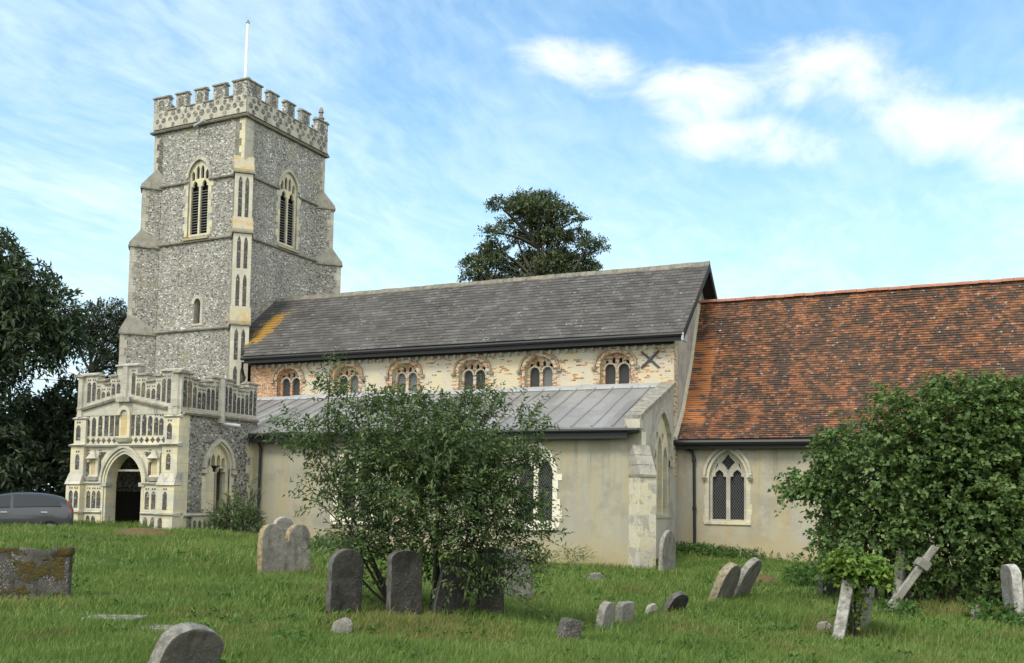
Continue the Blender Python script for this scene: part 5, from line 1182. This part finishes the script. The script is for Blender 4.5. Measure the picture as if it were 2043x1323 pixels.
# ------------------------------------------------------------------ parked car
PAINT = Mat('dark_grey_car_paint', .28, .5); PAINT.col((.038, .042, .045)); PAINT.b.inputs['Coat Weight'].default_value = .6; PAINT = PAINT.mat
CGLASS = plain('tinted_car_glass', (.012, .014, .016), .06, .6, 0, .05); TYRE = plain('black_tyre', (.018, .018, .018), .9, .2); RIM = plain('alloy_rim', (.38, .39, .4), .35, .5, .6, .1)
REDL = plain('red_lamp', (.30, .015, .015), .2, .5, 0, .1); CHROME = plain('pale_mirror_shell', (.62, .63, .64), .3, .5, .2, .05)
CAR = empty('parked_car', (-27.6, 21.8, ground(-27.6, 21.8) - .02)); tag(CAR, 'dark grey hatchback car parked at the left of the porch', 'car')
# profile stations along the car, front (-x) to back (+x): x, sill z, belt z, roof z, half widths at sill / belt / roof
ST = [(-2.05, .42, .66, .70, .62, .64, .55), (-1.85, .30, .82, .88, .78, .78, .66), (-1.25, .24, .93, .99, .83, .84, .70), (-.85, .24, .97, 1.05, .84, .85, .70), (-.35, .24, .99, 1.38, .84, .85, .60), (.1, .24, 1.0, 1.50, .84, .85, .58), (.7, .24, 1.01, 1.53, .84, .85, .58), (1.3, .24, 1.02, 1.49, .84, .85, .58), (1.75, .28, 1.03, 1.38, .82, .83, .58), (1.95, .34, 1.00, 1.14, .78, .79, .64), (2.04, .42, .90, .96, .70, .70, .62)]
vs, qd = [], []
for x, zs, zb, zr, ws, wb, wr in ST:
    sec = [(-ws * .9, zs), (-ws, zs + .12), (-wb, (zs + zb) / 2 + .05), (-wb * .98, zb), (-wr - .02, zr - .06), (-wr + .1, zr), (wr - .1, zr), (wr + .02, zr - .06), (wb * .98, zb), (wb, (zs + zb) / 2 + .05), (ws, zs + .12), (ws * .9, zs)]
    vs += [(x, y, z) for y, z in sec]
n = 12
for i in range(len(ST) - 1):
    for j in range(n): qd.append((i * n + j, i * n + (j + 1) % n, (i + 1) * n + (j + 1) % n, (i + 1) * n + j))
mb = MB(); mb.v = vs; mb.f = qd + [tuple(range(n)), tuple(reversed(range((len(ST) - 1) * n, len(ST) * n)))]; mb.m = [mb.mi(PAINT)] * len(mb.f)
body = mb.build('body', CAR, smooth=True); body.location = (0, 0, 0); sd_ = body.modifiers.new('s', 'SUBSURF'); sd_.levels = sd_.render_levels = 2
def carpart(mb, name, **k): o = mb.build(name, CAR, **k); o.location = (0, 0, 0); return o
for sg in (-1, 1):
    for nm, poly in (('side_window', [(-.80, 1.02), (.16, 1.04), (.16, 1.42), (-.1, 1.39), (-.45, 1.25)]), ('side_window', [(.24, 1.04), (1.62, 1.08), (1.50, 1.30), (1.05, 1.42), (.24, 1.44)])):
        mb = MB(); P = []
        for x, z in poly:
            f = (z - 1.0) / .5; P.append((x, sg * (.842 - .245 * f), z))
        mb.face(P, CGLASS); Q = [(p_[0], p_[1] - sg * .05, p_[2]) for p_ in P]; mb.face(Q[::-1], CGLASS)
        for a_ in range(len(P)): mb.face([P[a_], P[(a_ + 1) % len(P)], Q[(a_ + 1) % len(P)], Q[a_]], CGLASS)
        carpart(mb, nm)
    for x in (-1.28, 1.30):
        mb = MB(); mb.tube([(x, sg * .66, .31), (x, sg * .70, .31), (x, sg * .845, .31), (x, sg * .855, .31)], .31, TYRE, 24); wh = carpart(mb, 'wheel')
        mb = MB(); mb.tube([(x, sg * .85, .31), (x, sg * .866, .31)], .2, RIM, 20); o = mb.build('rim', wh)
    for x in (-.02, 1.12):
        mb = MB(); mb.box(x - .09, x + .09, sg * .86 - .022, sg * .86 + .022, .87, .90, CHROME); carpart(mb, 'door_handle')
    mb = MB(); mb.hexa([(-.78, sg * .84, 1.02), (-.60, sg * .84, 1.02), (-.62, sg * 1.03, 1.03), (-.76, sg * 1.03, 1.03), (-.78, sg * .84, 1.14), (-.60, sg * .84, 1.14), (-.62, sg * 1.03, 1.14), (-.76, sg * 1.03, 1.14)], CHROME); carpart(mb, 'wing_mirror', bevel=.03)
    mb = MB(); mb.hexa([(1.86, sg * .74, .9), (1.97, sg * .72, .9), (1.96, sg * .80, .86), (1.86, sg * .81, .86), (1.78, sg * .60, 1.24), (1.84, sg * .62, 1.22), (1.82, sg * .66, 1.22), (1.76, sg * .67, 1.24)], REDL); carpart(mb, 'tail_light', bevel=.02)
    mb = MB(); mb.hexa([(-1.99, sg * .45, .60), (-1.80, sg * .45, .60), (-1.72, sg * .775, .62), (-1.88, sg * .72, .60), (-1.93, sg * .45, .76), (-1.70, sg * .45, .82), (-1.5, sg * .79, .84), (-1.78, sg * .74, .78)], CHROME); carpart(mb, 'headlight', bevel=.02)
mb = MB(); mb.face([(-.93, -.60, 1.03), (-.93, .60, 1.03), (-.30, .50, 1.435), (-.30, -.50, 1.435)], CGLASS); mb.face([(-.93, -.60, 1.0), (-.30, -.50, 1.40), (-.30, .50, 1.40), (-.93, .60, 1.0)], CGLASS); carpart(mb, 'windscreen')
CAR.rotation_euler = (0, 0, rad(55))

# ------------------------------------------------------------------ grass
def blades(n, rmin, rmax, hmin, hmax, wd):
    a_ = rng.uniform(rad(-20), rad(60), n); r_ = np.sqrt(rng.uniform(rmin ** 2, rmax ** 2, n)); x, y = -np.sin(a_) * r_, np.cos(a_) * r_
    keep = ~(((y > Ya + .02) & (x < XE) & (x > -29.6)) | ((y > Yc + .02) & (x > XE - 1)) | ((x < PX1) & (x > PX0) & (y > PY - .1)) | ((np.abs((x + 27.6) * .574 + (y - 21.8) * .819) < 2.1) & (np.abs(-(x + 27.6) * .819 + (y - 21.8) * .574) < .95)))
    x, y = x[keep], y[keep]; n = len(x); z = ground_arr(x, y)
    cl_ = .5 + .5 * np.sin(x * 2.1 + 1.3 * np.sin(y * 1.7)) * np.sin(y * 2.3 + 1.1 * np.sin(x * 1.3))
    big = .5 + .5 * np.sin(x * .55 + 2. * np.sin(y * .37)) * np.sin(y * .61 + 1.7 * np.sin(x * .43 + 1.)); h = rng.uniform(hmin, hmax, n) * (.45 + .55 * cl_ + .75 * big ** 2) * np.where(rng.random(n) < .02, 1.7, 1.) ; w_ = wd * rng.uniform(.6, 1.3, n)
    th = rng.uniform(0, 2 * np.pi, n); s_ = np.stack([np.cos(th), np.sin(th), np.zeros(n)], 1)
    ln = rng.normal(size=(n, 3)) * .33; ln[:, 0] += .12; ln[:, 2] = 0
    p = np.stack([x, y, z - .02], 1); up = np.array([0, 0, 1.])
    m_ = p + up * (h * .55)[:, None] + ln * (h * .35)[:, None]; t_ = p + up * (h * .95)[:, None] + ln * h[:, None]
    V = np.stack([p - s_ * w_[:, None] * .5, p + s_ * w_[:, None] * .5, m_ + s_ * w_[:, None] * .38, m_ - s_ * w_[:, None] * .38, t_], 1)
    return V.reshape(-1, 3), rng.random(n)
parts = [blades(175000, 5.5, 13, .05, .15, .008), blades(145000, 12, 21, .06, .16, .013), blades(122000, 20, 40, .08, .19, .022)]
V = np.concatenate([p_[0] for p_ in parts]); r_ = np.concatenate([p_[1] for p_ in parts]); i = np.arange(len(r_))[:, None] * 5
tag(np_mesh('grass', V, i + np.array([[0, 1, 2, 3]]), i + np.array([[3, 2, 4]]), GRASS, None, np.repeat(r_, 5)), 'long green churchyard grass with dry brown patches', 'grass', None, 'stuff')
# low nettles along the chancel wall
n = 700; x = rng.uniform(-8.9, -4.2, n); y = rng.uniform(33.2, 34.5, n); keep = rng.random(n) < np.clip((-(x + 5.2)) / 2.5, .12, 1); x, y = x[keep], y[keep]; n = len(x)
P = np.stack([x, y, ground_arr(x, y) + rng.uniform(0, .25, n)], 1); D = rdir(n) * .6 + np.array([0, 0, .7])
bp, bd, bn, bl, bw, end = sprigs(P, D, 6, rng.uniform(.12, .3, n), .09, .06, .3)
leaf_cloud('nettles', bp, bd, bn, bl, bw, LEAF_WEED, None); tag(bpy.data.objects['nettles'], 'low nettles along the foot of the chancel wall', 'weeds', None, 'stuff')

# broad leaved weeds scattered through the turf
n = 520; a_ = rng.uniform(rad(-6), rad(58), n); r_ = np.sqrt(rng.uniform(6. ** 2, 30. ** 2, n)); x, y = -np.sin(a_) * r_, np.cos(a_) * r_
keep = (y < 29.3) & ~((x < -24) & (y > 19)); x, y = x[keep], y[keep]; x = np.repeat(x, 4) + rng.normal(size=4 * len(x)) * .12; y = np.repeat(y, 4) + rng.normal(size=len(x)) * .12
P = np.stack([x, y, ground_arr(x, y) + .01], 1); D = rdir(len(x)) * .8 + np.array([0, 0, .45]); D[:, 2] = np.abs(D[:, 2])
bp, bd, bn, bl, bw, end = sprigs(P, D, 5, rng.uniform(.05, .16, len(x)), .075, .045, .2)
leaf_cloud('lawn_weeds', bp, bd, bn, bl, bw, LEAF_WEED, None); tag(bpy.data.objects['lawn_weeds'], 'low broad leaved weeds scattered through the churchyard grass', 'weeds', None, 'stuff')
